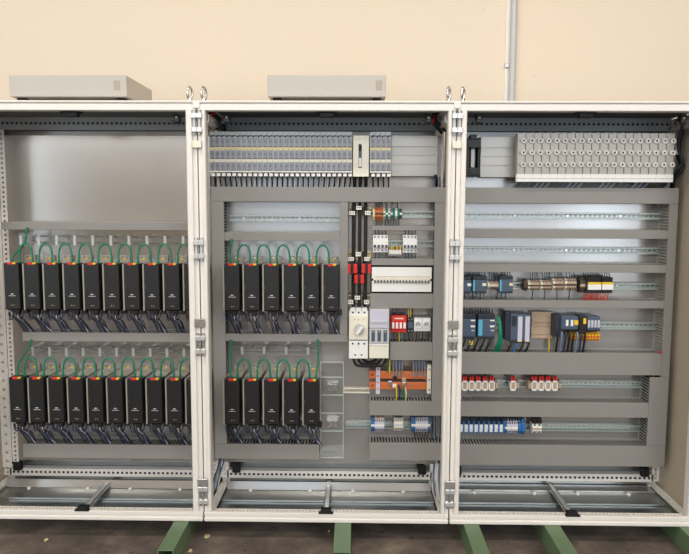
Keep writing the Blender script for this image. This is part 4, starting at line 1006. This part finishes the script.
pwires(461, 522, 22, 422, 416.6, .295, .30, ['black', 'navy', 'slate_dark'], 'the bottom blue terminal row', 'above')
pwires(533.5, 541, 4, 421, 416.6, .295, .30, ['black'], 'the lone white terminal pair', 'above')
# red tip at duct corner
x, z = W(661, 352, YD - .001); single('cable_tag', MB().disc(x, z, .007, YD - .006, YD - .0005, 0, 10), 'red', 'tiny red cap at lower right corner of the controller row', 'tag')
# ------------------------------------------------------------------ cable bunches in the corners of the roof space
def bunch(pts_px, r, mats, label, spread=.008):
    t = T('cable_bunch', label, 'cable', (WX(*pts_px[0]), pts_px[0][2], WZ(*pts_px[0])), None)
    for k, mt in enumerate(mats):
        off = Vector((random.uniform(-spread, spread), random.uniform(-spread, spread), random.uniform(-spread, spread)))
        t.part('cable', MB().tube([Vector((WX(*p), p[2], WZ(*p))) + off for p in []] or [v + off * 1.5 for v in bez([(WX(*p), p[2], WZ(*p)) for p in pts_px], 6)][:8 if mt == 'red' else None], r, 7), mt)
bunch([(209, 118, .2), (214, 114, .18), (220, 121, .2), (223, 128, .26), (218, 131, .3)], .006, ['black', 'slate_dark', 'black', 'slate', 'red'], 'black and red cable bunch in the top left corner of middle cabinet')
bunch([(436, 113, .2), (433, 120, .2), (438, 127, .25), (443, 133, .3)], .006, ['black', 'slate', 'black', 'slate_dark', 'red'], 'dark cable bunch in the top right corner of middle cabinet')
bunch([(437, 176, .30), (438, 182, .30), (438, 188, .31)], .004, ['black', 'navy', 'black', 'slate'], 'short dark cable bunch under right end of silver tray')
bunch([(684, 128, .25), (680, 150, .28), (684, 165, .28), (676, 176, .30), (674, 186, .32)], .007, ['rubber', 'black', 'slate_dark', 'rubber', 'black'], 'black cable bunch right of the screw terminal panel', .012)
X0, X1, Z0, Z1 = R4(675.5, 145, 679, 154.5, .27); single('terminal_block', MB().box(X0, X1, .27, .31, Z0, Z1, .002), 'grey_plastic', 'small grey block at the right edge of the screw terminal panel', 'terminal')
bunch([(222, 462, .3), (220, 470, .26), (216, 482, .2), (214, 494, .14)], .0045, ['blue_grey', 'slate', 'grey_plastic', 'black'], 'grey cable bunch at lower left corner of middle cabinet', .012)
bunch([(438, 462, .3), (437, 474, .25), (438, 488, .2), (440, 500, .14)], .0045, ['blue_grey', 'slate', 'grey_plastic', 'navy'], 'grey cable bunch at lower right corner of middle cabinet', .012)
# ------------------------------------------------------------------ lights
def area(name, loc, rot, sx, sy, p, col):
    l = bpy.data.lights.new(name, 'AREA'); l.shape = 'RECTANGLE'; l.size = sx; l.size_y = sy; l.energy = p; l.color = col
    o = bpy.data.objects.new(name, l); o.location = loc; o.rotation_euler = rot; C.objects.link(o); return o
for a, b, pw in wins:
    area('window_daylight', ((a + b) / 2, -7.66, 1.7), (PI / 2, 0, 0), b - a, 2.4, pw, (.80, .90, 1.0))
area('added_front_fill', (-1.5, -7.66, 3.95), (PI / 2, 0, 0), 15, 1.1, 375, (.93, .96, 1.0))  # unseen high fill light, added to brighten the cabinet fronts softly
for x in (-3.2, 0, 3.2):
    for y in (-2.0, -4.6):
        area("ceiling_light", (x, y, 4.55), (0, 0, 0), 1.5, .3, 42, (1, .95, .88))
w = bpy.data.worlds.new('world'); w.use_nodes = True; bpy.context.scene.world = w
w.node_tree.nodes['Background'].inputs[0].default_value = (.75, .85, 1, 1); w.node_tree.nodes['Background'].inputs[1].default_value = 1.0
vs = bpy.context.scene.view_settings
vs.view_transform = 'Standard'; vs.look = 'None'; vs.exposure = 0.0; vs.gamma = 1; vs.use_curve_mapping = False
